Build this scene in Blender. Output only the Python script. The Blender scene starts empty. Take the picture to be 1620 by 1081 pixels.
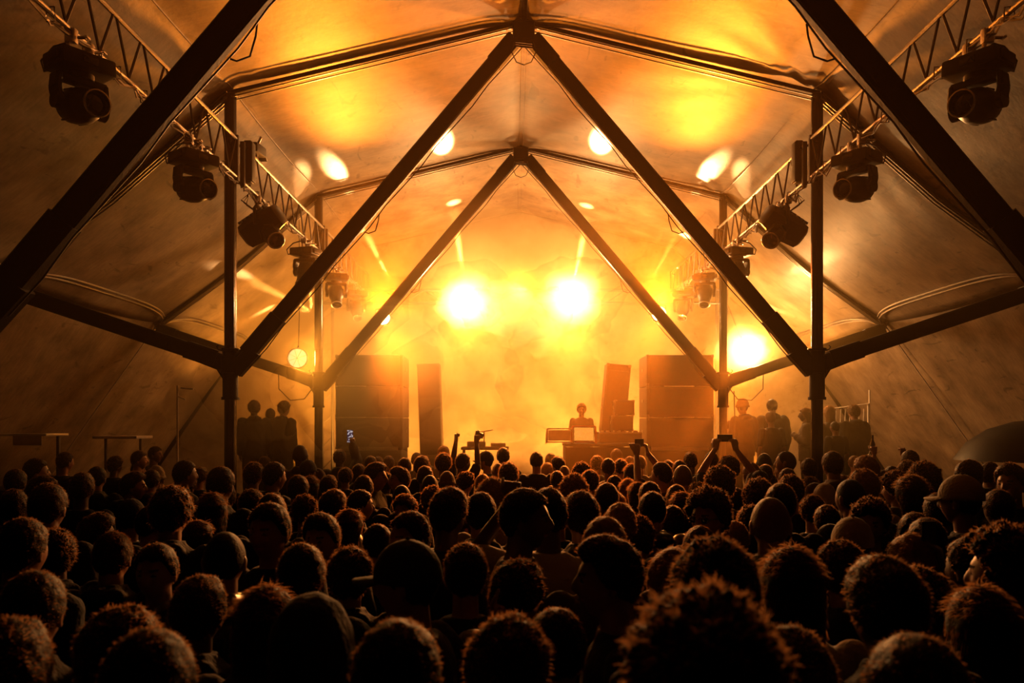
import bpy, bmesh, math, random
from mathutils import Vector, Matrix, noise
import numpy as np

R = random.Random(7)
sc = bpy.context.scene
COL = sc.collection
PI = math.pi

# ------------------------------------------------------------------ camera
FPX = 1260.0                      # focal length in pixels of the 1620 px wide frame (28 mm)
CAM = Vector((-0.10, 0.0, 2.06))
VPX, VPY = 814.0, 672.0           # where the level view axis meets the frame (lens is shifted up)
cam_d = bpy.data.cameras.new('camera'); cam = bpy.data.objects.new('camera', cam_d); COL.objects.link(cam)
cam.location = CAM; cam.rotation_euler = (PI/2, 0, 0)
cam_d.sensor_width = 36; cam_d.lens = 28.0
cam_d.shift_x = -(VPX-810)/1620; cam_d.shift_y = (VPY-540.5)/1620
cam_d.clip_start = 0.05; cam_d.clip_end = 200
cam_d.dof.use_dof = True; cam_d.dof.focus_distance = 7.0; cam_d.dof.aperture_fstop = 3.5
sc.camera = cam
sc.view_settings.view_transform = 'Standard'; sc.view_settings.look = 'None'
sc.view_settings.gamma = 1.0; sc.view_settings.use_curve_mapping = False
sc.view_settings.exposure = 0.0

def P(px, py, d):
    "the world point that stands at pixel (px, py) at distance d along the tent"
    return Vector((CAM.x+(px-VPX)*d/FPX, d, CAM.z-(py-VPY)*d/FPX))

# ------------------------------------------------------------------ world: night
w = bpy.data.worlds.new('night'); sc.world = w; w.use_nodes = True
w.node_tree.nodes['Background'].inputs[0].default_value = (0.012, 0.004, 0.002, 1)
w.node_tree.nodes['Background'].inputs[1].default_value = 0.05

# ------------------------------------------------------------------ tent sizes
SP = 3.91                                           # bay length
YF = [0.87, 4.57, 8.69, 12.60, 16.51]               # frames across the tent
HX, HE, HA, HN = 3.20, 5.68, 6.44, 2.74             # post x, eave z, apex z, joint z
OX, OZ = 5.77, 3.62                                 # outer joint
GX = 8.3                                            # foot of the side wall

# ------------------------------------------------------------------ light
AMBER = (1.0, 0.245, 0.014); GOLD = (1.0, 0.38, 0.05); GLARE = (1.0, 0.47, 0.15); RIMC = (1.0, 0.24, 0.03); EMBER = (1.0, 0.13, 0.012)
def lamp(name, loc, power, color, radius=0.12, target=None, angle=None, blend=0.6, parent=None):
    d = bpy.data.lights.new(name, 'SPOT' if target is not None else 'POINT')
    d.energy = power; d.color = color; d.shadow_soft_size = radius
    o = bpy.data.objects.new(name, d); COL.objects.link(o); o.location = loc
    if target is not None:
        d.spot_size = math.radians(angle); d.spot_blend = blend
        o.rotation_euler = (Vector(target)-Vector(loc)).to_track_quat('-Z', 'Y').to_euler()
    if parent is not None:
        o.parent = parent; o.matrix_parent_inverse = parent.matrix_world.inverted()
    return o
def roof_hit(px, py):
    "where the view ray of a pixel meets the lining of the tent"
    b = (px-VPX)/FPX; a = (VPY-py)/FPX
    best = None
    for k in range(400, 1650):
        t = k*0.01; x = abs(CAM.x+b*t); z = CAM.z+a*t
        if x < HX: h = HA-(HA-HE)*x/HX
        elif x < OX: h = HE-(HE-OZ)*(x-HX)/(OX-HX)
        else: h = OZ*(1-(x-OX)/(GX-OX))
        if z >= h: return Vector((CAM.x+b*t, t, z))
    return Vector((CAM.x+b*16.4, 16.4, CAM.z+a*16.4))

LAMPS = [  # backlights behind the stage: name, pixel, distance, power, radius
    ('backlight', (738, 482), 15.3, 1500, 0.20), ('backlight', (903, 474), 15.3, 1500, 0.20),
    ('backlight', (1176, 556), 14.9, 1200, 0.16), ('backlight', (1042, 497), 13.75, 330, 0.12), ('backlight', (606, 503), 13.75, 240, 0.12),
]
for n, (px, py), d, e, r in LAMPS:
    p = P(px, py, d)
    lamp('backlight_spill', p+Vector((0, -0.30, 0)), e*0.5, GLARE, 0.16)
    lamp('backlight_glare', p+Vector((0, -0.28, 0)), e*1.9, GLARE, 0.16, target=(p.x*0.3, 0, 2.4), angle=50, blend=1.0)
    lamp('backlight_beam', p+Vector((0, -0.25, 0)), e*10, RIMC, 0.12, target=(p.x*0.3, 9.2, 1.2), angle=36, blend=1.0)
SPOTS = [(700,228,2),(950,228,2),(530,270,1),(1125,270,1.3),(475,295,.8),(1175,293,.9),(718,320,1.2),(928,325,1.2),(565,365,1),(1085,372,1.2),
         (348,420,1.0),(1307,405,1.5),(408,490,1.0),(1237,487,1.2)]
for px, py, k in SPOTS:
    h = roof_hit(px, py)
    s = Vector((h.x*0.95, 15.72, 4.98)) if abs(h.x) < HX else Vector((math.copysign(4.1, h.x), 15.72, 4.3))
    L_ = (h-s).length
    lamp('roof_spot_beam', s, 2000*k*L_**1.3, GLARE, 0.03, target=h, angle=max(5.0, 18/L_), blend=1.0)
# floods standing on the stage deck that wash the roof of the middle bays
for px, py, k in ((1042, 497, 1.0), (606, 503, 0.85)):
    q = P(px, py, 13.75)
    lamp('stage_flood_beam', q+Vector((0, -.2, .1)), 5600*k, AMBER, 0.10, target=(-q.x*0.10, 3.6, 6.3), angle=58, blend=1.0)
for x in (-2.6, -0.9, 0.9, 2.6):                 # added unseen lamps that brighten the gable cloth behind the decks
    lamp('added_gable_fill', (x, 14.6, 1.12), 1000, GOLD, 0.08, target=(x, 16.5, 3.4), angle=125, blend=0.8)
for sx in (-1, 1):                               # added lamps, out of sight, filling the wings with golden light
    lamp('added_wing_fill', (sx*4.5, 14.7, 0.95), 1900, GOLD, 0.10, target=(sx*4.2, 15.2, 4.8), angle=100, blend=1.0)
lamp('added_ember_fill', (0, 15.4, 4.7), 3500, EMBER, 0.15, target=(0, 5.0, 1.6), angle=70, blend=1.0)  # added red lamp without a fixture, to rim the crowd from behind

# ------------------------------------------------------------------ node materials
def mat(name, color, rough=0.6, metal=0.0, spec=0.5, noise_scale=None, noise_amt=0.3, bump=0.0, bump_scale=30, sheen=0.0, emit=None, emit_s=0):
    m = bpy.data.materials.new(name); m.use_nodes = True; nt = m.node_tree; b = nt.nodes['Principled BSDF']
    b.inputs['Base Color'].default_value = (*color, 1); b.inputs['Roughness'].default_value = rough
    b.inputs['Metallic'].default_value = metal; b.inputs['Specular IOR Level'].default_value = spec
    if sheen: b.inputs['Sheen Weight'].default_value = sheen; b.inputs['Sheen Roughness'].default_value = 0.22; b.inputs['Sheen Tint'].default_value = (1, .8, .6, 1)
    if emit: b.inputs['Emission Color'].default_value = (*emit, 1); b.inputs['Emission Strength'].default_value = emit_s
    tc = nt.nodes.new('ShaderNodeTexCoord')
    if noise_scale:
        n = nt.nodes.new('ShaderNodeTexNoise'); n.inputs['Scale'].default_value = noise_scale; n.inputs['Detail'].default_value = 4
        nt.links.new(tc.outputs['Object'], n.inputs['Vector'])
        r = nt.nodes.new('ShaderNodeMapRange'); r.inputs['To Min'].default_value = 1-noise_amt; r.inputs['To Max'].default_value = 1+noise_amt
        nt.links.new(n.outputs['Fac'], r.inputs['Value'])
        mx = nt.nodes.new('ShaderNodeVectorMath'); mx.operation = 'SCALE'; mx.inputs[0].default_value = color
        nt.links.new(r.outputs[0], mx.inputs['Scale']); nt.links.new(mx.outputs[0], b.inputs['Base Color'])
    if bump:
        n2 = nt.nodes.new('ShaderNodeTexNoise'); n2.inputs['Scale'].default_value = bump_scale; n2.inputs['Detail'].default_value = 3
        nt.links.new(tc.outputs['Object'], n2.inputs['Vector'])
        bp = nt.nodes.new('ShaderNodeBump'); bp.inputs['Strength'].default_value = bump; bp.inputs['Distance'].default_value = 0.02
        nt.links.new(n2.outputs['Fac'], bp.inputs['Height']); nt.links.new(bp.outputs[0], b.inputs['Normal'])
    return m

def fabric_mat():
    m = bpy.data.materials.new('tent_membrane'); m.use_nodes = True; nt = m.node_tree; N = nt.nodes; L = nt.links
    b = N['Principled BSDF']; b.inputs['Roughness'].default_value = 0.5; b.inputs['Specular IOR Level'].default_value = 0.35
    tc = N.new('ShaderNodeTexCoord')
    n1 = N.new('ShaderNodeTexNoise'); n1.inputs['Scale'].default_value = 1.5; n1.inputs['Detail'].default_value = 6; n1.inputs['Roughness'].default_value = 0.65
    L.new(tc.outputs['Object'], n1.inputs['Vector'])
    mp = N.new('ShaderNodeMapping'); mp.inputs['Scale'].default_value = (2.5, 14, 2.5); L.new(tc.outputs['Object'], mp.inputs['Vector'])
    n2 = N.new('ShaderNodeTexNoise'); n2.inputs['Scale'].default_value = 2.0; n2.inputs['Detail'].default_value = 5; L.new(mp.outputs[0], n2.inputs['Vector'])
    r1 = N.new('ShaderNodeValToRGB'); r1.color_ramp.elements[0].position = 0.3; r1.color_ramp.elements[0].color = (0.085, 0.06, 0.038, 1)
    r1.color_ramp.elements[1].position = 0.72; r1.color_ramp.elements[1].color = (0.30, 0.225, 0.15, 1); L.new(n1.outputs['Fac'], r1.inputs[0])
    mr = N.new('ShaderNodeMapRange'); mr.inputs['From Min'].default_value = 0.3; mr.inputs['From Max'].default_value = 0.7
    mr.inputs['To Min'].default_value = 0.82; mr.inputs['To Max'].default_value = 1.08; L.new(n2.outputs['Fac'], mr.inputs['Value'])
    mm = N.new('ShaderNodeVectorMath'); mm.operation = 'SCALE'; L.new(r1.outputs[0], mm.inputs[0]); L.new(mr.outputs[0], mm.inputs['Scale'])
    # scattered scuffs
    v = N.new('ShaderNodeTexNoise'); v.inputs['Scale'].default_value = 5.0; v.inputs['Detail'].default_value = 8; v.inputs['Distortion'].default_value = 1.5
    mp3 = N.new('ShaderNodeMapping'); mp3.inputs['Scale'].default_value = (1, .35, 1); L.new(tc.outputs['Object'], mp3.inputs['Vector']); L.new(mp3.outputs[0], v.inputs['Vector'])
    vr = N.new('ShaderNodeMapRange'); vr.inputs['From Min'].default_value = 0.63; vr.inputs['From Max'].default_value = 0.68; L.new(v.outputs['Fac'], vr.inputs['Value'])
    vr.inputs['To Min'].default_value = 1.0; vr.inputs['To Max'].default_value = 0.55
    m3 = N.new('ShaderNodeVectorMath'); m3.operation = 'SCALE'; L.new(mm.outputs[0], m3.inputs[0]); L.new(vr.outputs[0], m3.inputs['Scale'])
    L.new(m3.outputs[0], b.inputs['Base Color'])
    bp = N.new('ShaderNodeBump'); bp.inputs['Strength'].default_value = 0.35; bp.inputs['Distance'].default_value = 0.03
    L.new(n1.outputs['Fac'], bp.inputs['Height']); L.new(bp.outputs[0], b.inputs['Normal'])
    return m

M = {}
M['fabric'] = fabric_mat()
M['frame'] = mat('dark_painted_steel', (0.005, 0.004, 0.004), 0.5, 0.0, 0.18, 6, 0.4, 0.1, 40)
M['post'] = mat('dark_post_metal', (0.012, 0.009, 0.008), 0.26, 0.3, 0.5, 5, 0.3)
M['keder'] = mat('aluminium_rail', (0.42, 0.40, 0.38), 0.3, 0.9, 0.5, 20, 0.2)
M['truss'] = mat('truss_aluminium', (0.26, 0.24, 0.22), 0.32, 0.85, 0.5, 20, 0.25)
M['brace'] = mat('truss_brace_dark', (0.10, 0.09, 0.085), 0.45, 0.7)
M['black'] = mat('black_plastic', (0.012, 0.012, 0.013), 0.42, 0.0, 0.5, 30, 0.3)
M['lens'] = mat('lamp_lens', (0.02, 0.02, 0.025), 0.06, 0.0, 0.9)
M['ring'] = mat('lens_ring', (0.75, 0.7, 0.68), 0.25, 0.8)
M['cable'] = mat('black_cable', (0.02, 0.018, 0.016), 0.5)
M['palecable'] = mat('pale_cable', (0.35, 0.30, 0.26), 0.45)
M['wood'] = mat('black_stage_ply', (0.02, 0.017, 0.015), 0.7, 0, 0.3, 8, 0.4)
M['speaker'] = mat('speaker_black_paint', (0.025, 0.02, 0.018), 0.55, 0, 0.4, 40, 0.4, 0.3, 200)
M['grille'] = mat('speaker_grille', (0.03, 0.026, 0.024), 0.6, 0.3, 0.5, 60, 0.5)
M['floor'] = mat('trodden_ground', (0.045, 0.035, 0.028), 0.9, 0, 0.2, 3, 0.5, 0.5, 12)
M['white_metal'] = mat('white_painted_tube', (0.62, 0.6, 0.58), 0.35, 0.1)
M['silver'] = mat('flight_case_edge', (0.6, 0.57, 0.52), 0.28, 0.8)
M['pale'] = mat('pale_board', (0.45, 0.40, 0.36), 0.5, 0, 0.4, 10, 0.3)

# ------------------------------------------------------------------ mesh helpers
def new_obj(name, bm, m, parent=None, smooth=True):
    me = bpy.data.meshes.new(name); bm.to_mesh(me); bm.free()
    for mm in (m if isinstance(m, (list, tuple)) else [m]): me.materials.append(mm)
    if smooth:
        me.polygons.foreach_set('use_smooth', [True]*len(me.polygons))
        try: me.set_sharp_from_angle(angle=math.radians(35))
        except Exception: pass
    o = bpy.data.objects.new(name, me); COL.objects.link(o)
    if parent is not None: o.parent = parent
    return o
def tag(o, label=None, cat=None, group=None, kind=None):
    if label: o['label'] = label
    if cat: o['category'] = cat
    if group: o['group'] = group
    if kind: o['kind'] = kind
    return o
def thing(name, loc=(0,0,0), rz=0, label=None, cat=None, group=None):
    o = bpy.data.objects.new(name, None); COL.objects.link(o); o.location = loc; o.rotation_euler = (0,0,rz); o.empty_display_size = .1
    return tag(o, label, cat, group)
def copy_tree(o, parent=None):
    c = o.copy(); COL.objects.link(c)
    if parent is not None: c.parent = parent
    for ch in list(o.children): copy_tree(ch, c)
    return c
def basis(d, up=Vector((0,0,1))):
    d = d.normalized(); s = d.cross(up)
    if s.length < 1e-4: s = d.cross(Vector((0,1,0)))
    s.normalize(); return s, s.cross(d).normalized()
def tube(bm, pts, r, n=8, cap=True):
    "round tube through points; r a number or one radius per point"
    pts = [Vector(p) for p in pts]; rr = r if isinstance(r, (list, tuple)) else [r]*len(pts)
    rings = []; ps = None
    for i, p in enumerate(pts):
        d = (pts[min(i+1, len(pts)-1)]-pts[max(i-1, 0)])
        s, u = basis(d)
        if ps is not None and ps.dot(s) < 0 and abs(ps.dot(s)) > .5: s, u = -s, -u
        ps = s
        rings.append([bm.verts.new(p+(s*math.cos(a)+u*math.sin(a))*rr[i]) for a in [2*PI*k/n for k in range(n)]])
    for a, b in zip(rings, rings[1:]):
        for k in range(n): bm.faces.new((a[k], a[(k+1)%n], b[(k+1)%n], b[k]))
    if cap: bm.faces.new(rings[0][::-1]); bm.faces.new(rings[-1])
def bar(bm, p0, p1, w, h, up=Vector((0,0,1)), bev=0.15):
    "chamfered box beam: w sideways, h along up"
    p0, p1 = Vector(p0), Vector(p1); s, u = basis(p1-p0, up); c = min(w, h)*bev
    prof = [(w/2-c,h/2),(w/2,h/2-c),(w/2,-h/2+c),(w/2-c,-h/2),(-w/2+c,-h/2),(-w/2,-h/2+c),(-w/2,h/2-c),(-w/2+c,h/2)]
    A = [bm.verts.new(p0+s*x+u*y) for x, y in prof]; B = [bm.verts.new(p1+s*x+u*y) for x, y in prof]
    for k in range(8): bm.faces.new((A[k], A[(k+1)%8], B[(k+1)%8], B[k]))
    bm.faces.new(A[::-1]); bm.faces.new(B)
def box(bm, c, s, bev=0.0, rot=None):
    r = bmesh.ops.create_cube(bm, size=1.0); vs = r['verts']
    for v in vs: v.co = Vector((v.co.x*s[0], v.co.y*s[1], v.co.z*s[2]))
    if bev:
        es = list({e for v in vs for e in v.link_edges})
        g = bmesh.ops.bevel(bm, geom=es, offset=bev, segments=2, affect='EDGES', profile=0.6)
        vs = list({v for f in g['faces'] for v in f.verts} | {v for v in vs if v.is_valid})
    mtx = Matrix.Translation(Vector(c)) @ (rot.to_4x4() if rot else Matrix())
    for v in vs: v.co = mtx @ v.co
def cyl(bm, p0, p1, r0, r1=None, n=20): tube(bm, [p0, p1], [r0, r0 if r1 is None else r1], n)
def lathe(bm, prof, n=24, mtx=None):
    "profile of (radius, z) turned about z"
    rings = [[bm.verts.new((r*math.cos(2*PI*k/n), r*math.sin(2*PI*k/n), z)) for k in range(n)] if r > 1e-5 else [bm.verts.new((0,0,z))] for r, z in prof]
    for a, b in zip(rings, rings[1:]):
        for k in range(n):
            f = [a[k%len(a)], a[(k+1)%len(a)], b[(k+1)%len(b)], b[k%len(b)]]
            f = list(dict.fromkeys(f))
            if len(f) > 2: bm.faces.new(f)
    if mtx is not None:
        for rg in rings:
            for v in rg: v.co = mtx @ v.co
def BM(): return bmesh.new()

# ------------------------------------------------------------------ setting: ground, roof lining, walls
bm = BM(); bmesh.ops.create_grid(bm, x_segments=60, y_segments=60, size=0.5)
for v in bm.verts:
    v.co = Vector((v.co.x*26, v.co.y*26+8, 0)); v.co.z = 0.012*noise.noise(v.co*1.7)-0.012
tag(new_obj('floor', bm, M['floor']), 'dark trodden ground under the standing crowd', kind='structure')

def fold(x, y, side):
    "radial pleats around the post heads and a soft sag inside each bay"
    k = (y-YF[0])/SP; f = k-math.floor(k); s = -0.06*math.sin(PI*f)**0.8
    ax = abs(x)
    for yf in YF[1:4]:
        dx, dy = ax-HX, y-yf; r = math.hypot(dx, dy)
        if r < 2.2 and side > 0:
            a = math.atan2(dy, dx); s += 0.028*math.sin(a*17)*math.exp(-r/0.9)*min(1, r/0.25)
        elif r < 1.4: s += 0.012*math.sin(math.atan2(dy, dx)*11)*math.exp(-r/0.6)*min(1, r/0.25)
        dr = math.hypot(x, y-yf)
        if dr < 1.3: s += -0.10*math.exp(-((dr-0.0)/0.28)**2)*0.5
    return s
bm = BM(); nx, ny = 96, 120; grid = []
for j in range(ny+1):
    y = YF[0]+(YF[4]+0.05-YF[0])*j/ny; row = []
    for i in range(nx+1):
        x = -OX+2*OX*i/nx; ax = abs(x)
        z = HA+0.05-(HA-HE)*ax/HX if ax < HX else HE+0.05-(HE-OZ)*(ax-HX)/(OX-HX)
        if ax >= HX: z -= 0.10*math.sin(PI*(ax-HX)/(OX-HX))
        z += fold(x, y, 1 if x > 0 else -1)
        row.append(bm.verts.new((x, y, z)))
    grid.append(row)
for j in range(ny):
    for i in range(nx): bm.faces.new((grid[j][i], grid[j][i+1], grid[j+1][i+1], grid[j+1][i]))
roof = new_obj('ceiling', bm, M['fabric']); tag(roof, 'amber-lit pale tent membrane stretched over the frames', kind='structure')
md = roof.modifiers.new('thick', 'SOLIDIFY'); md.thickness = 0.01; md.offset = 1
for s, nm in ((-1, 'wall_left'), (1, 'wall_right')):
    bm = BM(); rows = []
    for j in range(61):
        y = YF[0]+(YF[4]+0.05-YF[0])*j/60; f = ((y-YF[0])/SP)%1.0; rr = []
        for i in range(17):
            t = i/16; x = OX+(GX-OX)*t; z = (OZ+0.05)*(1-t)
            x += 0.10*math.sin(PI*t)*(1-0.6*math.sin(PI*f)); x += 0.015*noise.noise(Vector((y*1.1, t*3, s*4)))
            rr.append(bm.verts.new((s*x, y, max(z, -0.01))))
        rows.append(rr)
    for a, b in zip(rows, rows[1:]):
        for i in range(16): bm.faces.new((a[i], a[i+1], b[i+1], b[i]))
    o = new_obj(nm, bm, M['fabric']); tag(o, 'sloping tent side wall membrane, %s side' % ('bar' if s < 0 else 'guest platform'), kind='structure')
bm = BM(); prof = [(-GX, -.01), (-OX, OZ+.05), (-HX, HE+.05), (0, HA+.05), (HX, HE+.05), (OX, OZ+.05), (GX, -.01)]
for y in (YF[4]+.05, YF[4]+.09):
    bm.faces.new([bm.verts.new((x, y, z)) for x, z in (prof if y > YF[4]+.07 else prof)])
o = new_obj('wall_back', bm, M['fabric'], smooth=False); tag(o, 'pale membrane gable closing the tent behind the stage', kind='structure')

# ------------------------------------------------------------------ tent frames
def sagline(a, b, sag, n=14):
    a, b = Vector(a), Vector(b); return [a.lerp(b, i/n)-Vector((0, 0, sag*4*(i/n)*(1-i/n))) for i in range(n+1)]
FLAB = ['steel tent frame whose V braces run out of the picture top', 'steel tent frame with the biggest complete V, in front of the lit haze',
        'steel tent frame half veiled by haze, small V above the stage', 'smoke-hidden steel tent frame against the gable cloth']
def tent_frame(y, label):
    t = thing('tent_frame', (0, y, 0), 0, label, 'tent frame')
    for s in (-1, 1):
        bm = BM(); tube(bm, [(s*HX, 0, -0.01), (s*HX, 0, HE-0.02)], 0.06, 14)
        for k in range(8):                                    # keder grooves down the tube
            a = 2*PI*k/8+.2; bar(bm, (s*HX+.058*math.cos(a), .058*math.sin(a), 0), (s*HX+.058*math.cos(a), .058*math.sin(a), HE-.04), .010, .010)
        new_obj('post', bm, M['post'], t)
        bm = BM(); cyl(bm, (s*HX, 0, 0), (s*HX, 0, .03), .16); cyl(bm, (s*HX, 0, .03), (s*HX, 0, .22), .075); new_obj('foot_plate', bm, M['frame'], t)
        bm = BM()                                             # sleeve joint with lugs
        cyl(bm, (s*HX, 0, HN-.40), (s*HX, 0, HN+.14), .082, n=16); cyl(bm, (s*HX, 0, HN-.12), (s*HX, 0, HN+.06), .105, n=16)
        cyl(bm, (s*HX, 0, HN+.12), (s*HX, 0, HN+.15), .098, n=16); cyl(bm, (s*HX, 0, HN-.41), (s*HX, 0, HN-.38), .095, n=16)
        bar(bm, (s*(HX-.05), 0, HN-.10), (s*(HX-.26), 0, HN+.13), .13, .17); bar(bm, (s*(HX+.05), 0, HN-.02), (s*(HX+.28), 0, HN+.07), .13, .18)
        bar(bm, (s*(HX-.02), 0, HN-.30), (s*(HX+.13), 0, HN-.06), .03, .05)
        for a in (-1, 1): tube(bm, [(s*HX+a*.09, 0, HN+.13), (s*HX+a*.13, 0, HN+.14), (s*HX+a*.15, 0, HN+.17), (s*HX+a*.13, 0, HN+.19)], .008, 6)
        new_obj('joint_sleeve', bm, M['frame'], t)
        bm = BM(); A = Vector((s*(HX-.12), 0, HN+.02)); B = Vector((s*.10, 0, HA-.17)); d = (B-A).normalized()
        bar(bm, A, B, .11, .15, up=Vector((0, 1, 0)).cross(d)); bar(bm, A+d*.1, A+d*.62, .13, .18, up=Vector((0, 1, 0)).cross(d)); bar(bm, B-d*.35, B, .13, .175, up=Vector((0,1,0)).cross(d))
        n = Vector((0, 1, 0)).cross(d); 
        for q in (-1, 1): bar(bm, A+n*q*.077, B+n*q*.077, .05, .012, up=n)
        new_obj('diagonal_brace', bm, M['frame'], t)
        bm = BM(); nn = n if n.z < 0 else -n
        pts = [A.lerp(B, k/16)+nn*(.125+.012*math.sin(k*2.1))+Vector((0, -.03, 0)) for k in range(17)]
        tube(bm, pts, .006, 5); p = A.lerp(B, .42)+nn*.11
        tube(bm, [p, p+nn*.05+d*.02, p+nn*.09+d*.09, p+nn*.04+d*.2, p+d*.26], .006, 5); new_obj('safety_wire', bm, M['cable'], t)
        bm = BM(); E = Vector((s*(HX+.02), 0, HE-.01)); T = Vector((s*.06, 0, HA-.01)); bar(bm, E, T, .085, .045, bev=.3)
        new_obj('roof_rail', bm, M['frame'], t)
        bm = BM()
        for q in (-.045, .045): tube(bm, [E+Vector((0, q, -.062)), T+Vector((0, q, -.048))], .008, 6)
        new_obj('rail_edge', bm, M['keder'], t)
        bm = BM(); O = Vector((s*OX, 0, OZ)); E2 = Vector((s*(HX+.02), 0, HE-.02)); mid = E2.lerp(O, .5)-Vector((0, 0, .10))
        bar(bm, E2, mid, .10, .07, bev=.3); bar(bm, mid, O, .10, .07, bev=.3); new_obj('side_rail', bm, M['frame'], t)
        bm = BM()
        for q in (-.055, .0, .055): tube(bm, [E2+Vector((0, q, -.05)), mid+Vector((0, q, -.05)), O+Vector((0, q, -.05))], .010, 6)
        new_obj('side_rail_edge', bm, M['keder'], t)
        bm = BM(); A = Vector((s*(HX+.14), 0, HN+.03)); B = Vector((s*(OX-.03), 0, OZ-.05)); bar(bm, A, B, .12, .165); d = (B-A).normalized(); bar(bm, A, A+d*.35, .14, .19); bar(bm, B-d*.3, B, .14, .185)
        new_obj('side_beam', bm, M['frame'], t)
        bm = BM(); A = Vector((s*OX, 0, OZ)); B = Vector((s*(GX-.03), 0, 0.0)); tube(bm, [A, A.lerp(B,.5)+Vector((s*.04,0,0)), B], .009, 6); new_obj('wall_rope', bm, M['palecable'], t)
    bm = BM(); box(bm, (0, 0, HA-.10), (.24, .18, .20), .03); cyl(bm, (0, 0, HA-.02), (0, 0, HA+.03), .12); bar(bm, (-.16, 0, HA-.20), (.16, 0, HA-.20), .10, .06)
    for q in (-.05, .0, .05): bar(bm, (-.09, -.1+q, HA-.27), (.09, -.1+q, HA-.29), .012, .02)
    new_obj('apex_hub', bm, M['frame'], t)
    bm = BM()
    for q in (-1, 1): tube(bm, [(q*.10, -.08, HA-.24), (q*.13, -.10, HA-.36), (q*.08, -.10, HA-.47), (0, -.10, HA-.50)], .006, 5)
    new_obj('apex_cable', bm, M['cable'], t)
    return t
for k, y in enumerate(YF[1:4]): tent_frame(y, FLAB[k])

# purlins along the tent: ridge seam, eave seams, keder seams
def seam(name, xz, label):
    bm = BM(); x, z = xz
    for q in (-.03, .03):
        pts = []
        for j in range(65):
            y = YF[0]+(YF[4]-.1-YF[0])*j/64; pts.append((x+q, y, z+fold(x, y, 1 if x > 0 else -1)+.045))
        tube(bm, pts, .010, 5)
    return tag(new_obj(name, bm, M['fabric']), label, 'seam')
seam('ridge_seam', (0, HA), 'straight welded seam along the ridge of the pale membrane')
seam('eave_seam', (-HX, HE), 'welded eave seam above the bar-side posts'); seam('eave_seam', (HX, HE), 'welded eave seam above the posts beside the guest platform')
for s in (-1, 1):
    for k in range(3):
        bm = BM(); y0, y1 = YF[1+k], YF[2+k]
        for q in (0, .05):
            pts = []
            for j in range(21):
                f = j/20; u = (1-(2*f-1)**4)**.5; ax = OX-.04-(.30-q)*u
                pts.append((s*ax, y0+(y1-y0)*f, HE+.05-(HE-OZ)*(ax-HX)/(OX-HX)-.10*math.sin(PI*(ax-HX)/(OX-HX))-.075))
            tube(bm, pts, .012, 6)
        tag(new_obj('keder_arch', bm, M['keder']), 'thin arched membrane edge cable in the %s bay, %s side' % (['closest', 'middle', 'deepest'][k], 'bar' if s < 0 else 'guest platform'), 'cable')

# ------------------------------------------------------------------ lighting trusses
ZT, ZB = 5.14, 4.73
def truss(x, y0, y1, label):
    t = thing('lighting_truss', (x, y0, ZB), 0, label, 'truss', 'lighting trusses along the posts'); L = y1-y0; h = ZT-ZB
    bm = BM(); tube(bm, [(0, 0, h), (0, L, h)], .020, 10); new_obj('top_chord', bm, M['truss'], t)
    bm = BM(); tube(bm, [(0, 0, 0), (0, L, 0)], .020, 10); new_obj('bottom_chord', bm, M['truss'], t)
    bm = BM(); n = int(round(L/.46)); st = L/n
    for i in range(n):
        a, b, c = i*st+.03, (i+.5)*st, (i+1)*st-.03
        tube(bm, [(0, a, h-.02), (0, b, .02)], .011, 6); tube(bm, [(0, b, .02), (0, c, h-.02)], .011, 6)
    new_obj('lacing', bm, M['brace'], t)
    for y in (0, L): bm = BM(); bar(bm, (0, y, -.04), (0, y, h+.04), .05, .05); new_obj('end_plate', bm, M['brace'], t)
    bm = BM(); rr = random.Random(int(y0*10))
    for q in range(3):
        pts = [(rr.uniform(-.03, .04), L*j/30, -.03+rr.uniform(-.035, .03)-(0.05 if j % 6 == 3 else 0)) for j in range(31)]
        tube(bm, pts, .008, 5)
    for y in [L*.12+L*.11*j for j in range(8)]: tube(bm, [(.03, y, .03), (-.03, y+.01, .03), (-.03, y+.02, -.06), (.03, y+.01, -.06), (.03, y, .03)], .006, 4)
    new_obj('cable_run', bm, M['palecable'], t)
    for yy, zz in ((-.02, h+.03), (L+.02, h+.03)):            # short brackets to the posts
        pass
    bm = BM()
    s = 1 if x < 0 else -1
    for y in (0.06, L-.06):
        for z in (0, h): bar(bm, (0, y, z), (-s*(HX-abs(x)+.02), (-.10 if y < 1 else L+.10), z), .03, .03)
    new_obj('bracket', bm, M['brace'], t)
    return t
TX = 3.10
for s in (-1, 1):
    sd = 'bar side' if s < 0 else 'guest platform side'
    truss(s*TX, YF[0]+.1, YF[1]-.1, 'bare aluminium lattice truss overhead, before the first frame, '+sd)
    truss(s*TX, YF[1]+.1, YF[2]-.1, 'aluminium lattice truss with two hanging moving heads, '+sd)
    truss(s*TX, YF[2]+.1, YF[3]-.1, 'amber-lit lattice truss between the big V and small V, '+sd)
    truss(s*TX, YF[3]+.1, YF[4]-.25, 'faint lattice truss dissolving in smoke, '+sd)

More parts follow.
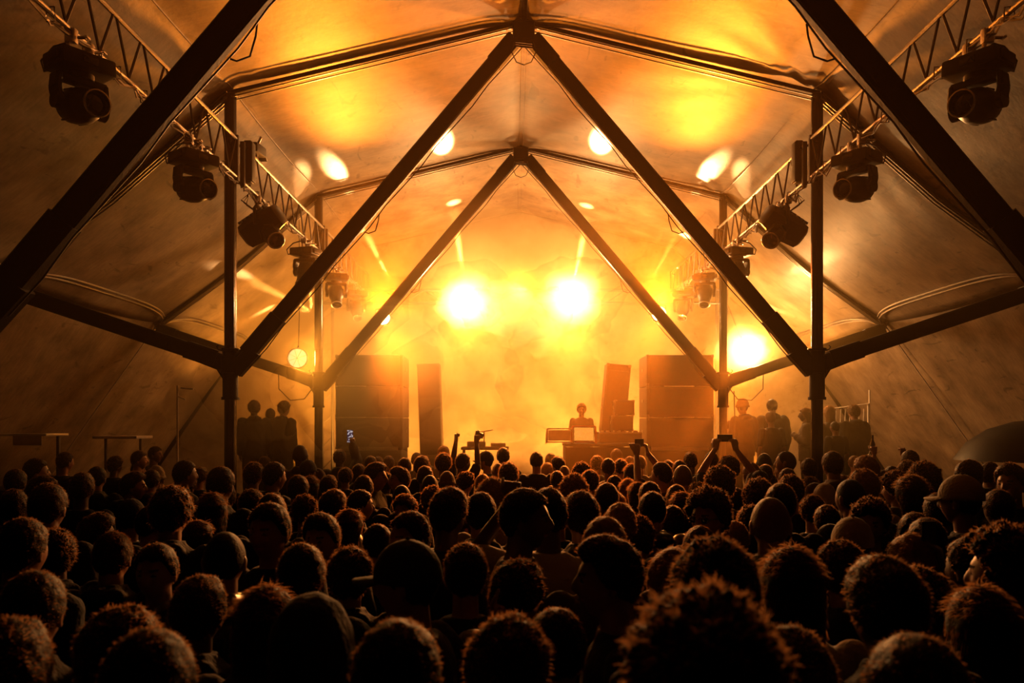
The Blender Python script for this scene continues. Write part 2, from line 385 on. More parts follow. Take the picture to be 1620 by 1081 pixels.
# ------------------------------------------------------------------ hanging moving heads
def moving_head(x, y, pan, tilt, scale=1.0, label='', group='moving head lamps under the trusses'):
    "clamps on the chord, base box, yoke with two arms, tilting head with a ringed lens"
    t = thing('moving_head_lamp', (x, y, ZB-.03), 0, label, 'stage light', group); S = scale
    for q in (-.11, .11):
        bm = BM(); box(bm, (0, q*S, -.01), (.075, .05, .10), .012)
        cyl(bm, (-.02, q*S, -.11), (-.02, q*S, -.05), .014, n=8); cyl(bm, (.045, q*S, -.02), (.10, q*S, -.02), .012, n=8); box(bm, (.11, q*S, -.02), (.02, .05, .015), .004); new_obj('clamp', bm, M['ring'], t)
    rot = Matrix.Rotation(pan, 3, 'Z')
    bm = BM(); box(bm, (0, 0, -.165*S), (.36*S, .30*S, .115*S), .025*S, rot)
    for q in (-1, 1): box(bm, rot @ Vector((q*.19*S, 0, -.165*S)), (.025*S, .20*S, .07*S), .01*S, rot)
    base = new_obj('base', bm, M['black'], t)
    bm = BM(); box(bm, rot @ Vector((0, -.153*S, -.165*S)), (.10*S, .006, .05*S), .002, rot); new_obj('display', bm, M['lens'], base)
    bm = BM(); cyl(bm, (0, 0, -.225*S), (0, 0, -.265*S), .09*S)
    box(bm, (0, 0, -.275*S), (.33*S, .11*S, .05*S), .015*S, rot)
    for q in (-1, 1):
        tubepts = [(q*.155*S, 0, -.27*S), (q*.165*S, 0, -.36*S), (q*.15*S, 0, -.44*S)]
        for a, b in zip(tubepts, tubepts[1:]): bar(bm, rot @ Vector(a), rot @ Vector(b), .045*S, .12*S, up=rot @ Vector((0, 1, 0)), bev=.3)
        cyl(bm, rot @ Vector((q*.13*S, 0, -.44*S)), rot @ Vector((q*.175*S, 0, -.44*S)), .062*S, n=18)
    new_obj('yoke', bm, M['black'], t)
    hm = Matrix.Translation(Vector((0, 0, -.44*S))) @ rot.to_4x4() @ Matrix.Rotation(tilt, 4, 'X')
    bm = BM(); lathe(bm, [(0, .17*S), (.07*S, .165*S), (.105*S, .13*S), (.12*S, .05*S), (.122*S, -.03*S), (.108*S, -.10*S), (.088*S, -.13*S), (.086*S, -.235*S), (.078*S, -.24*S), (.074*S, -.20*S), (0, -.19*S)], 28, hm)
    for a in range(6):
        an = a*PI/3; c = hm @ Vector((.118*S*math.cos(an), .118*S*math.sin(an), .06*S)); box(bm, c, (.012*S, .012*S, .12*S), .003, hm.to_3x3().normalized())
    head = new_obj('head', bm, M['black'], t)
    bm = BM(); lathe(bm, [(.087*S, -.228*S), (.092*S, -.232*S), (.092*S, -.245*S), (.083*S, -.247*S), (.080*S, -.238*S)], 32, hm); new_obj('lens_ring', bm, M['ring'], head)
    bm = BM(); lathe(bm, [(.078*S, -.205*S), (.05*S, -.216*S), (0, -.222*S)], 24, hm); new_obj('lens', bm, M['lens'], head)
    bm = BM(); c0 = rot @ Vector((.17*S, .05, -.16*S)); sx = -1 if x > 0 else 1
    tube(bm, [(sx*-.17*S, .03, -.16*S), (sx*-.26*S, .02, -.19*S), (sx*-.28*S, .02, -.12*S), (sx*-.18, .0, -.03), (0, .0, .02)], .009, 6); new_obj('power_cable', bm, M['cable'], t)
    return t
def profile_spot(x, y, label):
    "squat fixture seen from its side: heavy angular body, hooded front lens"
    s = 1 if x < 0 else -1
    t = thing('profile_spotlight', (x, y, ZB-.03), 0, label, 'stage light', 'big hooded spotlights on the second trusses')
    for q in (-.14, .14): bm = BM(); box(bm, (0, q, -.01), (.075, .05, .10), .012); cyl(bm, (0, q, -.14), (0, q, -.05), .014, n=8); new_obj('clamp', bm, M['ring'], t)
    bm = BM(); rot = Matrix.Rotation(.45, 3, 'X') @ Matrix.Rotation(s*-.55, 3, 'Y')
    # body as a tapered hull: ring sections along the axis
    secs = [(-.28, .09, .10), (-.24, .14, .14), (-.05, .16, .165), (.10, .15, .15), (.24, .12, .12), (.26, .09, .09)]; rings = []
    for u, a, b in secs:
        pr = [(a, b*.6), (a*.7, b), (-a*.7, b), (-a, b*.6), (-a, -b*.6), (-a*.7, -b), (a*.7, -b), (a, -b*.6)]
        rings.append([bm.verts.new(rot @ Vector((s*u, p, q))+Vector((s*.02, 0, -.27))) for p, q in pr])
    for A, B in zip(rings, rings[1:]):
        for k in range(8): bm.faces.new((A[k], A[(k+1) % 8], B[(k+1) % 8], B[k]))
    bm.faces.new(rings[0]); bm.faces.new(rings[-1][::-1]); bmesh.ops.recalc_face_normals(bm, faces=bm.faces[:])
    for k in range(7):
        c = rot @ Vector((s*(-.2+k*.06), 0, .165))+Vector((s*.02, 0, -.27)); box(bm, c, (.02, .18, .03), .003, rot)
    body = new_obj('body', bm, M['black'], t)
    bm = BM(); A = Vector((s*.10, -.05, -.36)); d = Vector((s*.15, -.45, -.75)).normalized() if False else Vector((s*.42, -.55, -.45)).normalized()
    tube(bm, [A-d*.02, A+d*.07, A+d*.09, A+d*.26, A+d*.27], [.12, .125, .098, .105, .09], 8); new_obj('hood', bm, M['black'], body)
    bm = BM(); hmm = Matrix.Translation(A+d*.272) @ d.to_track_quat('Z', 'Y').to_matrix().to_4x4()
    lathe(bm, [(.085, 0), (.10, 0), (.104, .008), (.098, .014), (.085, .01)], 28, hmm); new_obj('lens_ring', bm, M['ring'], body)
    bm = BM(); lathe(bm, [(.086, .004), (.0, .008)], 24, hmm); new_obj('lens', bm, M['lens'], body)
    bm = BM(); tube(bm, [(-.02, -.17, -.30), (-.02, -.20, -.12), (-.02, -.14, -.08), (-.02, .14, -.08), (-.02, .20, -.12), (-.02, .17, -.30)], .022, 6); new_obj('yoke', bm, M['black'], t)
    bm = BM(); rr = random.Random(3)
    for q in range(3): tube(bm, [(-s*.05, .1, -.12), (-s*(.2+.03*q), .05, -.02+.03*q), (-s*.15, 0, .10), (0, -.05*q, .05), (s*.08, -.1, -.08), (s*.03, -.12, -.16)], .008, 5)
    new_obj('power_cable', bm, M['cable'], t)
    return t
for s in (-1, 1):
    sd = 'bar side' if s < 0 else 'guest platform side'
    tl = 1.05
    moving_head(s*TX, 5.50, -s*.95, -1.42, 1.0, 'black moving head lamp with ringed lens, closest overhead, '+sd)
    moving_head(s*TX, 7.45, -s*.95, -1.42, 1.0, 'black moving head lamp just before the tall dark post, '+sd)
    profile_spot(s*TX, 9.45, 'big black hooded spotlight just beyond the tall dark post, '+sd)
    moving_head(s*TX, 11.45, s*.3, -.5, 1.0, 'brown-looking moving head lamp close to the small V frame post, '+sd)
    moving_head(s*TX, 13.4, -s*.3, -.55, 1.0, 'haze-faded moving head lamp just past the small V frame, '+sd)
    moving_head(s*TX, 15.1, -s*.4, -.6, 1.0, 'ghostly moving head lamp nearly lost in smoke, '+sd)
# chain hoist boxes by the posts and a small lamp on the truss
for s in (-1, 1):
    t = thing('dimmer_box', (s*(TX-.02), 8.93, 4.78), 0, 'tall black control box strapped behind the dark post, '+('bar side' if s < 0 else 'guest platform side'), 'control box')
    bm = BM(); box(bm, (0, 0, .22), (.12, .13, .44), .015); new_obj('case', bm, M['black'], t)
    bm = BM()
    for z in (.0, .44): box(bm, (0, 0, z), (.08, .09, .03), .008)
    new_obj('strap', bm, M['brace'], t)
t = thing('flood_lamp', (-TX, 9.25, ZT+.04), 0, 'small black flood lamp clamped on top of the bar-side truss', 'stage light')
bm = BM(); box(bm, (.0, 0, .07), (.14, .34, .11), .02, Matrix.Rotation(.1, 3, 'X')); new_obj('housing', bm, M['black'], t)
bm = BM(); box(bm, (0, .19, .05), (.11, .12, .02), .004, Matrix.Rotation(-.5, 3, 'X')); new_obj('barn_door', bm, M['silver'], t)
bm = BM(); cyl(bm, (0, 0, -.03), (0, 0, .03), .02); cyl(bm, (.06, -.1, .12), (.1, -.14, .17), .015); new_obj('bracket', bm, M['ring'], t)

# backlight fixtures
def backlight(p, r, label, e):
    t = thing('backlight_lamp', p, 0, label, 'stage light', 'glaring backlights in the smoke')
    bm = BM(); lathe(bm, [(0, .30), (r*.7, .28), (r, .12), (r*1.08, -.05), (r*1.0, -.05), (r*.92, .05), (0, .06)], 24, Matrix.Rotation(-PI/2, 4, 'X')); new_obj('can', bm, M['black'], t)
    bm = BM(); lathe(bm, [(0, .03), (r*.9, .03)], 24, Matrix.Rotation(-PI/2, 4, 'X'))
    new_obj('lamp_face', bm, mat('backlight_glow', (.8, .6, .3), .4, emit=(1.0, .62, .22), emit_s=e), t)
    bm = BM(); tube(bm, [(-r*1.15, .1, 0), (-r*1.15, .1, r*1.4), (r*1.15, .1, r*1.4), (r*1.15, .1, 0)], .015, 6); cyl(bm, (0, .1, r*1.4), (0, .1, max(r*1.6, .3)), .02)
    new_obj('bracket', bm, M['black'], t); return t
BLAB = ['glaring white-hot backlight over the decks, bar side', 'glaring white-hot backlight over the decks, speaker side', 'dazzling backlight low beside the small V frame post, above the guests', 'small bright backlight behind the standing speaker stack top', 'small bright backlight behind the smoke-veiled speaker stack']
bl = []
for (n, (px, py), d, e, r), lb in zip(LAMPS, BLAB): bl.append(backlight(P(px, py, d), r, lb, 60))
# gantry that carries them
t = thing('back_gantry', (0, 15.75, 0), 0, 'dark goalpost truss behind the stage smoke carrying the backlights', 'truss')
for x in (-3.9, 3.9):
    bm = BM(); tube(bm, [(x, 0, 0), (x, 0, 4.72)], .03, 8); tube(bm, [(x+.2, 0, 0), (x+.2, 0, 4.72)], .03, 8)
    for k in range(10): tube(bm, [(x, 0, .3+k*.44), (x+.2, 0, .5+k*.44)], .01, 5)
    new_obj('upright', bm, M['brace'], t)
bm = BM()
for z in (4.46, 4.72): tube(bm, [(-3.9, 0, z), (4.1, 0, z)], .03, 8)
for i in range(20): tube(bm, [(-3.9+i*.4, 0, 4.46+(.26 if i % 2 else 0)), (-3.9+(i+1)*.4, 0, 4.72-(.26 if i % 2 else 0))], .012, 5)
new_obj('crossbeam', bm, M['brace'], t)
for (n, (px, py), d, e, r) in LAMPS:
    bm = BM(); p = P(px, py, d); tube(bm, [(p.x, p.y+.1-15.75, p.z+r*1.5), (max(-3.9, min(4.1, p.x)), 0, 4.46)], .015, 6); new_obj('drop_bar', bm, M['brace'], t)

# ------------------------------------------------------------------ stage, decks, speakers
t = thing('stage_deck', (0, 13.9, 0), 0, 'black stage platform behind the crowd under the decks', 'stage')
bm = BM(); box(bm, (0, .1, .95), (8.0, 4.0, .10), .01); new_obj('deck', bm, M['wood'], t)
bm = BM(); box(bm, (0, -1.86, .45), (7.9, .04, .90), .0); new_obj('front_skirt', bm, M['wood'], t)
for x in (-3.8, 0, 3.8):
    for y in (-1.6, 1.9): 
        bm = BM(); tube(bm, [(x, y, 0), (x, y, .9)], .04, 8); new_obj('leg', bm, M['brace'], t)
DZ = 1.0
def cabinet(c, s, rz, label, cat='speaker', group=None, rot=None, drivers=((0, 0, .4),)):
    t = thing('speaker_cabinet', c, rz, label, cat, group)
    if rot: t.rotation_euler = (rot[0], rot[1], rz)
    bm = BM(); box(bm, (0, 0, s[2]/2), s, .02); 
    body = new_obj('cabinet', bm, M['speaker'], t)
    bm = BM(); box(bm, (0, -s[1]/2-.004, s[2]/2), (s[0]*.90, .02, s[2]*.86), .006); new_obj('grille', bm, M['grille'], t)
    for q in (-1, 1): bm = BM(); box(bm, (q*(s[0]/2-.0), 0, s[2]*.55), (.012, .16, .05), .004); new_obj('handle', bm, M['black'], t)
    for qx in (-1, 1):
        for z in (.02, s[2]-.02): bm = BM(); box(bm, (qx*(s[0]/2-.02), -s[1]/2+.02, z), (.05, .05, .05), .01); new_obj('corner_guard', bm, M['brace'], t)
    return t
def stack(xc, y, veil, sd):
    W = 1.12; z = DZ
    t = thing('sub_dolly', (xc, y, z), 0, 'wheeled black base with pale edge strip under the '+sd+' speaker stack', 'dolly')
    bm = BM(); box(bm, (0, 0, .37), (W*.96, .8, .56), .01); new_obj('deck', bm, M['wood'], t)
    bm = BM(); box(bm, (-.0, -.405, .66), (W*.86, .02, .07), .004); new_obj('edge_strip', bm, M['silver'], t)
    for a in (-1, 1):
        for b in (-1, 1):
            bm = BM(); cyl(bm, (a*.4-.02, b*.3, .05), (a*.4+.02, b*.3, .05), .05, n=16); cyl(bm, (a*.4, b*.3, .07), (a*.4, b*.3, .10), .03); new_obj('wheel', bm, M['black'], t)
    z += .65; hs = [.53, .52, .53]
    names = ['bottom', 'middle', 'top']
    for k, h in enumerate(hs):
        cabinet((xc, y, z+.003), (W, .82, h-.008), 0, '%s bass cabinet of the %s speaker stack' % (names[k], sd), group='bass cabinets in the '+sd+' stack'); z += h
    for zz in (DZ+.65+.53, DZ+.65+.53+.52):
        bm = BM(); box(bm, (xc-.02 if xc > 0 else xc-.3, y-.415, zz), (.5, .012, .012)); o = new_obj('corner_strip', bm, M['silver'])
        tag(o, 'thin pale metal strip in the gap of the %s stack, %s one' % (sd, 'lower' if zz < 2.3 else 'upper'), 'metal strip')
xr = CAM.x+(1076-VPX)*13.3/FPX; xl = CAM.x+(584-VPX)*13.3/FPX
stack(xr, 13.7, 0, 'dark clear-edged'); stack(xl, 13.7, 0, 'smoke-veiled')

# DJ table
t = thing('dj_table', (P(952, 0, 12.9).x, 12.75, DZ), 0, 'long black draped table in front of the decks', 'table')
bm = BM(); box(bm, (0, 0, .74), (1.26, .7, .05), .01); new_obj('table_top', bm, M['wood'], t)
bm = BM(); box(bm, (0, -.335, .36), (1.24, .02, .70), .004); box(bm, (-.61, 0, .36), (.02, .66, .70), .004); box(bm, (.61, 0, .36), (.02, .66, .70), .004); new_obj('drape', bm, M['wood'], t)
TZ = DZ+.765
def panel_lamp(px, lit, label):
    x = P(px, 0, 12.5).x
    t = thing('blinder_lamp', (x, 12.52, TZ), 0, label, 'stage light')
    bm = BM(); w, h = (.36, .27) if lit else (.40, .23)
    for a, b in (((-w/2, 0, .02), (w/2, 0, .02)), ((-w/2, 0, h), (w/2, 0, h)), ((-w/2, 0, .0), (-w/2, 0, h)), ((w/2, 0, .0), (w/2, 0, h))): bar(bm, a, b, .03, .02)
    for q in (-1, 1): bar(bm, (q*(w/2+.02), 0, 0), (q*(w/2+.02), 0, h*.7), .012, .04)
    new_obj('frame', bm, M['silver'] if not lit else mat('red_enamel_frame', (.30, .03, .015), .4), t)
    bm = BM(); box(bm, (0, .05, h/2+.01), (w-.04, .06, h-.06), .006); new_obj('housing', bm, M['black'] if lit else M['pale'], t)
    if lit:
        m = bpy.data.materials.new('glowing_led_grid'); m.use_nodes = True; nt = m.node_tree; b = nt.nodes['Principled BSDF']; b.inputs['Base Color'].default_value = (.3, .12, .02, 1)
        tc = nt.nodes.new('ShaderNodeTexCoord'); br = nt.nodes.new('ShaderNodeTexBrick'); br.offset = 0; br.inputs['Scale'].default_value = 1.0
        br.inputs['Color1'].default_value = (1, .42, .05, 1); br.inputs['Color2'].default_value = (1, .50, .10, 1); br.inputs['Mortar'].default_value = (.45, .10, .01, 1)
        br.inputs['Brick Width'].default_value = .022; br.inputs['Row Height'].default_value = .02; br.inputs['Mortar Size'].default_value = .004
        mp = nt.nodes.new('ShaderNodeMapping'); mp.inputs['Rotation'].default_value = (-PI/2, 0, 0); nt.links.new(tc.outputs['Object'], mp.inputs[0]); nt.links.new(mp.outputs[0], br.inputs[0])
        nt.links.new(br.outputs[0], b.inputs['Emission Color']); b.inputs['Emission Strength'].default_value = 1.1
        bm = BM(); box(bm, (0, .012, h/2+.01), (w-.06, .01, h-.07)); new_obj('light_face', bm, m, t)
    return t
panel_lamp(924, True, 'glowing orange grid lamp in a red frame on the black table')
panel_lamp(886, False, 'unlit rectangular lamp with pale frame beside the glowing grid lamp')
# decks and boxes on the table
x = P(978, 0, 12.9).x
t = thing('mixer_case', (x, 12.85, TZ), 0, 'dark mixer case under the small stacked speakers', 'mixer')
bm = BM(); box(bm, (0, 0, .09), (.68, .5, .17), .015); new_obj('case', bm, M['speaker'], t)
bm = BM()
for i in range(7):
    for j in range(4): cyl(bm, (-.27+i*.09, -.17+j*.1, .175), (-.27+i*.09, -.17+j*.1, .20), .012, n=8)
new_obj('knob', bm, M['silver'], t)
bm = BM(); box(bm, (0, -.255, .165), (.66, .012, .02)); new_obj('edge_strip', bm, M['silver'], t)
z2 = TZ+.178
xb = P(980, 0, 13.2).x
cabinet((xb, 12.95, z2+.01), (.34, .3, .25), 0, 'lower small monitor speaker by the glowing grid lamp', group='monitor speakers on the decks')
cabinet((xb+.03, 12.95, z2+.27), (.32, .3, .24), 0, 'upper small monitor speaker leaning under the tilted tall speaker', group='monitor speakers on the decks')
tt = cabinet((P(963, 0, 13.5).x, 13.42, DZ+.45), (.40, .42, 1.62), 0, 'tall slim speaker tilted sideways behind the decks', rot=(0, math.radians(5), 0))
t = thing('monitor_plinth', (P(963, 0, 13.5).x, 13.42, DZ), 0, 'black plinth under the tall tilted speaker', 'plinth'); bm = BM(); box(bm, (0, 0, .23), (.6, .55, .44), .01); new_obj('block', bm, M['wood'], t)
tt2 = cabinet((P(683, 0, 14.6).x, 14.7, DZ+.45), (.40, .42, 1.72), 0, 'tall slim speaker almost lost in golden smoke', rot=(0, math.radians(-2), 0))
t = thing('monitor_plinth', (P(683, 0, 14.6).x, 14.7, DZ), 0, 'black plinth under the smoke-hidden slim speaker', 'plinth'); bm = BM(); box(bm, (0, 0, .23), (.6, .55, .44), .01); new_obj('block', bm, M['wood'], t)
# keyboard stand in the middle
t = thing('equipment_rack', (P(768, 0, 13.6).x, 13.5, DZ), 0, 'low equipment table with small gear in the smoke, mid-stage', 'table')
bm = BM(); box(bm, (0, 0, .66), (.80, .45, .05), .01); new_obj('table_top', bm, M['wood'], t)
for a in (-1, 1):
    bm = BM(); tube(bm, [(a*.36, -.18, 0), (a*.36, .18, .64)], .015, 6); tube(bm, [(a*.36, .18, 0), (a*.36, -.18, .64)], .015, 6); new_obj('leg', bm, M['brace'], t)
bm = BM(); box(bm, (-.15, 0, .73), (.3, .3, .09), .01); box(bm, (.22, 0, .715), (.25, .28, .06), .01); tube(bm, [(-.02, 0, .69), (-.02, 0, .95)], .01, 6); tube(bm, [(-.15, 0, .92), (.13, 0, .97)], .01, 6); new_obj('gear', bm, M['speaker'], t)

# round lamp beside the small V frame
lamp('round_lamp_light', P(471, 567, 12.9)+Vector((.1, -.12, 0)), 190, GOLD, 0.12, target=P(600, 600, 10.9), angle=150, blend=1.0)
t = thing('round_fan_lamp', P(471, 567, 12.9), 0, 'pale round glowing lamp with spokes hanging beside the small V frame', 'lamp')
bm = BM(); lathe(bm, [(0, .10), (.12, .09), (.165, .03), (.168, -.03), (.155, -.03), (.150, .02), (0, .05)], 32, Matrix.Rotation(-PI/2, 4, 'X')); new_obj('housing', bm, M['silver'], t)
m = mat('round_lamp_face', (.8, .7, .5), .5, emit=(1.0, .62, .22), emit_s=1.3, noise_scale=8, noise_amt=.25)
bm = BM(); lathe(bm, [(.148, -.012), (.10, -.02), (0, -.024)], 32, Matrix.Rotation(-PI/2, 4, 'X')); new_obj('light_face', bm, m, t)
bm = BM()
for k in range(4): a = k*PI/4+.3; bar(bm, (-.15*math.cos(a), -.03, -.15*math.sin(a)), (.15*math.cos(a), -.03, .15*math.sin(a)), .006, .006)
lathe(bm, [(0, -.03), (.035, -.03), (.035, -.045), (0, -.045)], 16, Matrix.Rotation(PI/2, 4, 'X'))
new_obj('spoke', bm, M['pale'], t)
bm = BM(); yk = .04; tube(bm, [(0, yk, .16), (.02, yk, .9)], .006, 6); tube(bm, [(.0, .0, .16), (0, yk, .2)], .015, 6); tube(bm, [(.02, yk, .9), (.05, -.1, 2.22)], .006, 6); new_obj('hanger', bm, M['cable'], t)
for s, n in ((-1, 'bar'), (1, 'guest platform')):
    bm = BM(); y = YF[3]; pts = [Vector((s*(HX+.05), y-.1, HN-.08)), Vector((s*(HX+.2), y-.1, HN-.28)), Vector((s*(HX+.42), y-.1, HN-.30)), Vector((s*(HX+.60), y-.1, HN-.12)), Vector((s*(HX+.62), y-.05, HN+.12))]
    tube(bm, [tuple(p) for p in pts], .008, 6); tag(new_obj('hanging_cable', bm, M['cable']), 'thin cable loop drooping from the small V frame joint, %s side' % n, 'cable')
bm = BM(); p0 = Vector((HX+.16, YF[3]-.05, HN-.15)); tube(bm, [tuple(p0), (HX+.17, YF[3]-.1, 1.6), (HX+.13, YF[3]-.1, .02)], .009, 6); tag(new_obj('hanging_cable', bm, M['cable']), 'straight cable running down beside the small V frame post', 'cable')

# ------------------------------------------------------------------ wing platforms
def platform(name, x0, x1, y0, y1, z, label):
    t = thing(name, ((x0+x1)/2, (y0+y1)/2, 0), 0, label, 'platform'); w, d = x1-x0, y1-y0
    bm = BM(); box(bm, (0, 0, z-.05), (w, d, .10), .01); new_obj('deck', bm, M['wood'], t)
    for a in (-1, 1):
        for b in (-1, 1):
            bm = BM(); tube(bm, [(a*(w/2-.08), b*(d/2-.08), 0), (a*(w/2-.08), b*(d/2-.08), z-.1)], .035, 8); new_obj('leg', bm, M['brace'], t)
    return t
PZ = .70
platform('guest_platform', 4.05, 6.6, 11.4, 14.4, PZ, 'dark platform carrying the standing guests')
platform('side_platform', -6.2, -4.05, 11.6, 14.4, PZ, 'dark platform in golden haze carrying blurred guests')
# leaning crowd barrier
t = thing('crowd_barrier', (P(1344, 0, 13.6).x, 13.6, PZ), 0, 'pale tubular crowd barrier behind the guests on the platform', 'barrier')
bm = BM(); tube(bm, [(-.40, 0, 0), (-.38, 0, 1.62), (.32, 0, 1.72), (.34, 0, 0), ], .02, 8); tube(bm, [(.34, 0, 1.5), (.34, 0, 1.95)], .014, 6); new_obj('tube_frame', bm, M['white_metal'], t)
bm = BM()
for k in range(9): tube(bm, [(-.34+k*.08, 0, .9), (-.30+k*.078, 0, 1.63)], .008, 6)
tube(bm, [(-.39, 0, .9), (.34, 0, .9)], .012, 6); new_obj('bars', bm, M['white_metal'], t)

# bar counter, gazebo
t = thing('bar_counter', (-6.6, 10.2, 0), 0, 'dark bar counter with pale lit edge in the shadowed corner', 'bar counter')
bm = BM(); box(bm, (0, 0, .62), (1.9, .6, 1.24), .01); new_obj('body', bm, M['wood'], t)
bm = BM(); box(bm, (0, 0, 1.93), (1.30, .5, .03), .004); new_obj('shelf', bm, M['silver'], t)
for a in (-.6, .6):
    bm = BM(); bar(bm, (a, .1, 1.2), (a, .1, 1.92), .04, .04); new_obj('upright', bm, M['brace'], t)
bm = BM(); box(bm, (.42, -.26, 1.86), (.36, .01, .12), .003); new_obj('hanging_sign', bm, M['pale'], t)
t = thing('trestle_table', (P(195, 0, 11.4).x, 11.4, 0), 0, 'pale-topped high table standing in dim brown haze', 'table')
bm = BM(); box(bm, (0, 0, 1.88), (.62, .5, .04), .008); new_obj('table_top', bm, M['pale'], t)
for a in (-1, 1):
    bm = BM(); tube(bm, [(a*.25, 0, 0), (a*.25, 0, 1.86)], .02, 8); new_obj('leg', bm, M['brace'], t)
t = thing('vertical_pole', (P(281, 0, 12.2).x, 12.2, 0), 0, 'thin pale pole with a bracket in the brown haze', 'pole')
bm = BM(); tube(bm, [(0, 0, 0), (0, 0, 2.66)], .018, 8); new_obj('pole', bm, M['pale'], t)
bm = BM(); tube(bm, [(0, 0, 2.5), (.12, 0, 2.44)], .012, 6); tube(bm, [(.05, 0, 2.62), (.24, 0, 2.60)], .012, 6); new_obj('bracket', bm, M['silver'], t)
# dark canopy at the edge
t = thing('parasol', (P(1640, 0, 10.2).x, 10.2, 0), 0, 'dark domed parasol standing in the gloom beyond the crowd', 'parasol')
bm = BM(); prof = [(0, 2.12), (.25, 2.10), (.55, 2.0), (.80, 1.82), (.95, 1.60), (.93, 1.60), (.78, 1.80), (.5, 1.96), (0, 2.06)]; lathe(bm, prof, 20); new_obj('canopy', bm, M['frame'], t)
bm = BM(); tube(bm, [(0, 0, 0), (0, 0, 2.08)], .02, 8); new_obj('pole', bm, M['brace'], t)
bm = BM(); lathe(bm, [(0, 0), (.25, 0), (.25, .05), (.05, .09), (0, .09)], 20); new_obj('base', bm, M['wood'], t)

# ================================================================== people
M['skin'] = mat('warm_skin', (.19, .09, .055), .5, 0, .45, 40, .08); M['skin_pale'] = mat('pale_skin', (.25, .13, .085), .5, 0, .45, 40, .08); M['skin_dark'] = mat('brown_skin', (.07, .034, .02), .45, 0, .5, 40, .08)
M['eye'] = mat('eye_dark', (.03, .02, .02), .2); M['lip'] = mat('lip', (.28, .09, .07), .45)
def hair_mat(n, c, r=.42): return mat(n, c, .6, 0, .12, 60, .35, .25, 120, sheen=.15)
M['h_black'] = hair_mat('black_hair', (.004, .003, .003)); M['h_brown'] = hair_mat('brown_hair', (.014, .007, .004)); M['h_fair'] = hair_mat('fair_hair', (.13, .07, .03), .45)
def wisp():
    m = bpy.data.materials.new('backlit_hair_wisps'); m.use_nodes = True; nt = m.node_tree; nt.nodes.clear()
    o = nt.nodes.new('ShaderNodeOutputMaterial'); mx = nt.nodes.new('ShaderNodeMixShader'); mx.inputs[0].default_value = .72
    d = nt.nodes.new('ShaderNodeBsdfDiffuse'); d.inputs[0].default_value = (.02, .010, .006, 1); t = nt.nodes.new('ShaderNodeBsdfTranslucent'); t.inputs[0].default_value = (.36, .18, .075, 1)
    nt.links.new(d.outputs[0], mx.inputs[1]); nt.links.new(t.outputs[0], mx.inputs[2]); nt.links.new(mx.outputs[0], o.inputs[0]); return m
M['h_wisp'] = wisp()
CL = {'black': (.010, .010, .011), 'navy': (.015, .02, .04), 'charcoal': (.045, .043, .042), 'grey': (.14, .13, .125), 'olive': (.06, .06, .03), 'red': (.22, .02, .015), 'white': (.62, .60, .56), 'beige': (.38, .31, .22), 'brown': (.09, .05, .03)}
for k, c in CL.items(): M['c_'+k] = mat(k+'_cloth', tuple(q*.55 for q in c), .85, 0, .25, 14, .2, .35, 60, sheen=.12)
M['leather'] = mat('shiny_black_jacket', (.012, .011, .012), .28, 0, .6, 10, .2, .3, 25)

def sphere(bm, c, r, sub=2, sc3=(1, 1, 1)):
    g = bmesh.ops.create_icosphere(bm, subdivisions=sub, radius=1.0)
    for v in g['verts']: v.co = Vector(c)+Vector((v.co.x*r*sc3[0], v.co.y*r*sc3[1], v.co.z*r*sc3[2]))
def limb(bm, pts, rs, n=12):
    pts = [Vector(p) for p in pts]
    for a, b, r0, r1 in zip(pts, pts[1:], rs, rs[1:]): tube(bm, [a, b], [r0, r1], n)
    for p, r in zip(pts, rs): sphere(bm, p, r*1.0, 2)
def loft(bm, secs, n=24, p=2.3):
    "sections (z, half width, half depth, centre y); superelliptic"
    rings = []
    for z, a, b, cy in secs:
        rg = []
        for k in range(n):
            t = 2*PI*k/n; c, s_ = math.cos(t), math.sin(t)
            rg.append(bm.verts.new((a*abs(c)**(2/p)*(1 if c > 0 else -1), cy+b*abs(s_)**(2/p)*(1 if s_ > 0 else -1), z)))
        rings.append(rg)
    for A, B in zip(rings, rings[1:]):
        for k in range(n): bm.faces.new((A[k], A[(k+1) % n], B[(k+1) % n], B[k]))
    bm.faces.new(rings[0][::-1]); bm.faces.new(rings[-1])
HC = Vector((0, .025, 1.635)); HAX = (.077, .098, .116)
def g(v, c, s_): return math.exp(-((v[0]-c[0])**2+(v[1]-c[1])**2+(v[2]-c[2])**2)/(s_*s_))
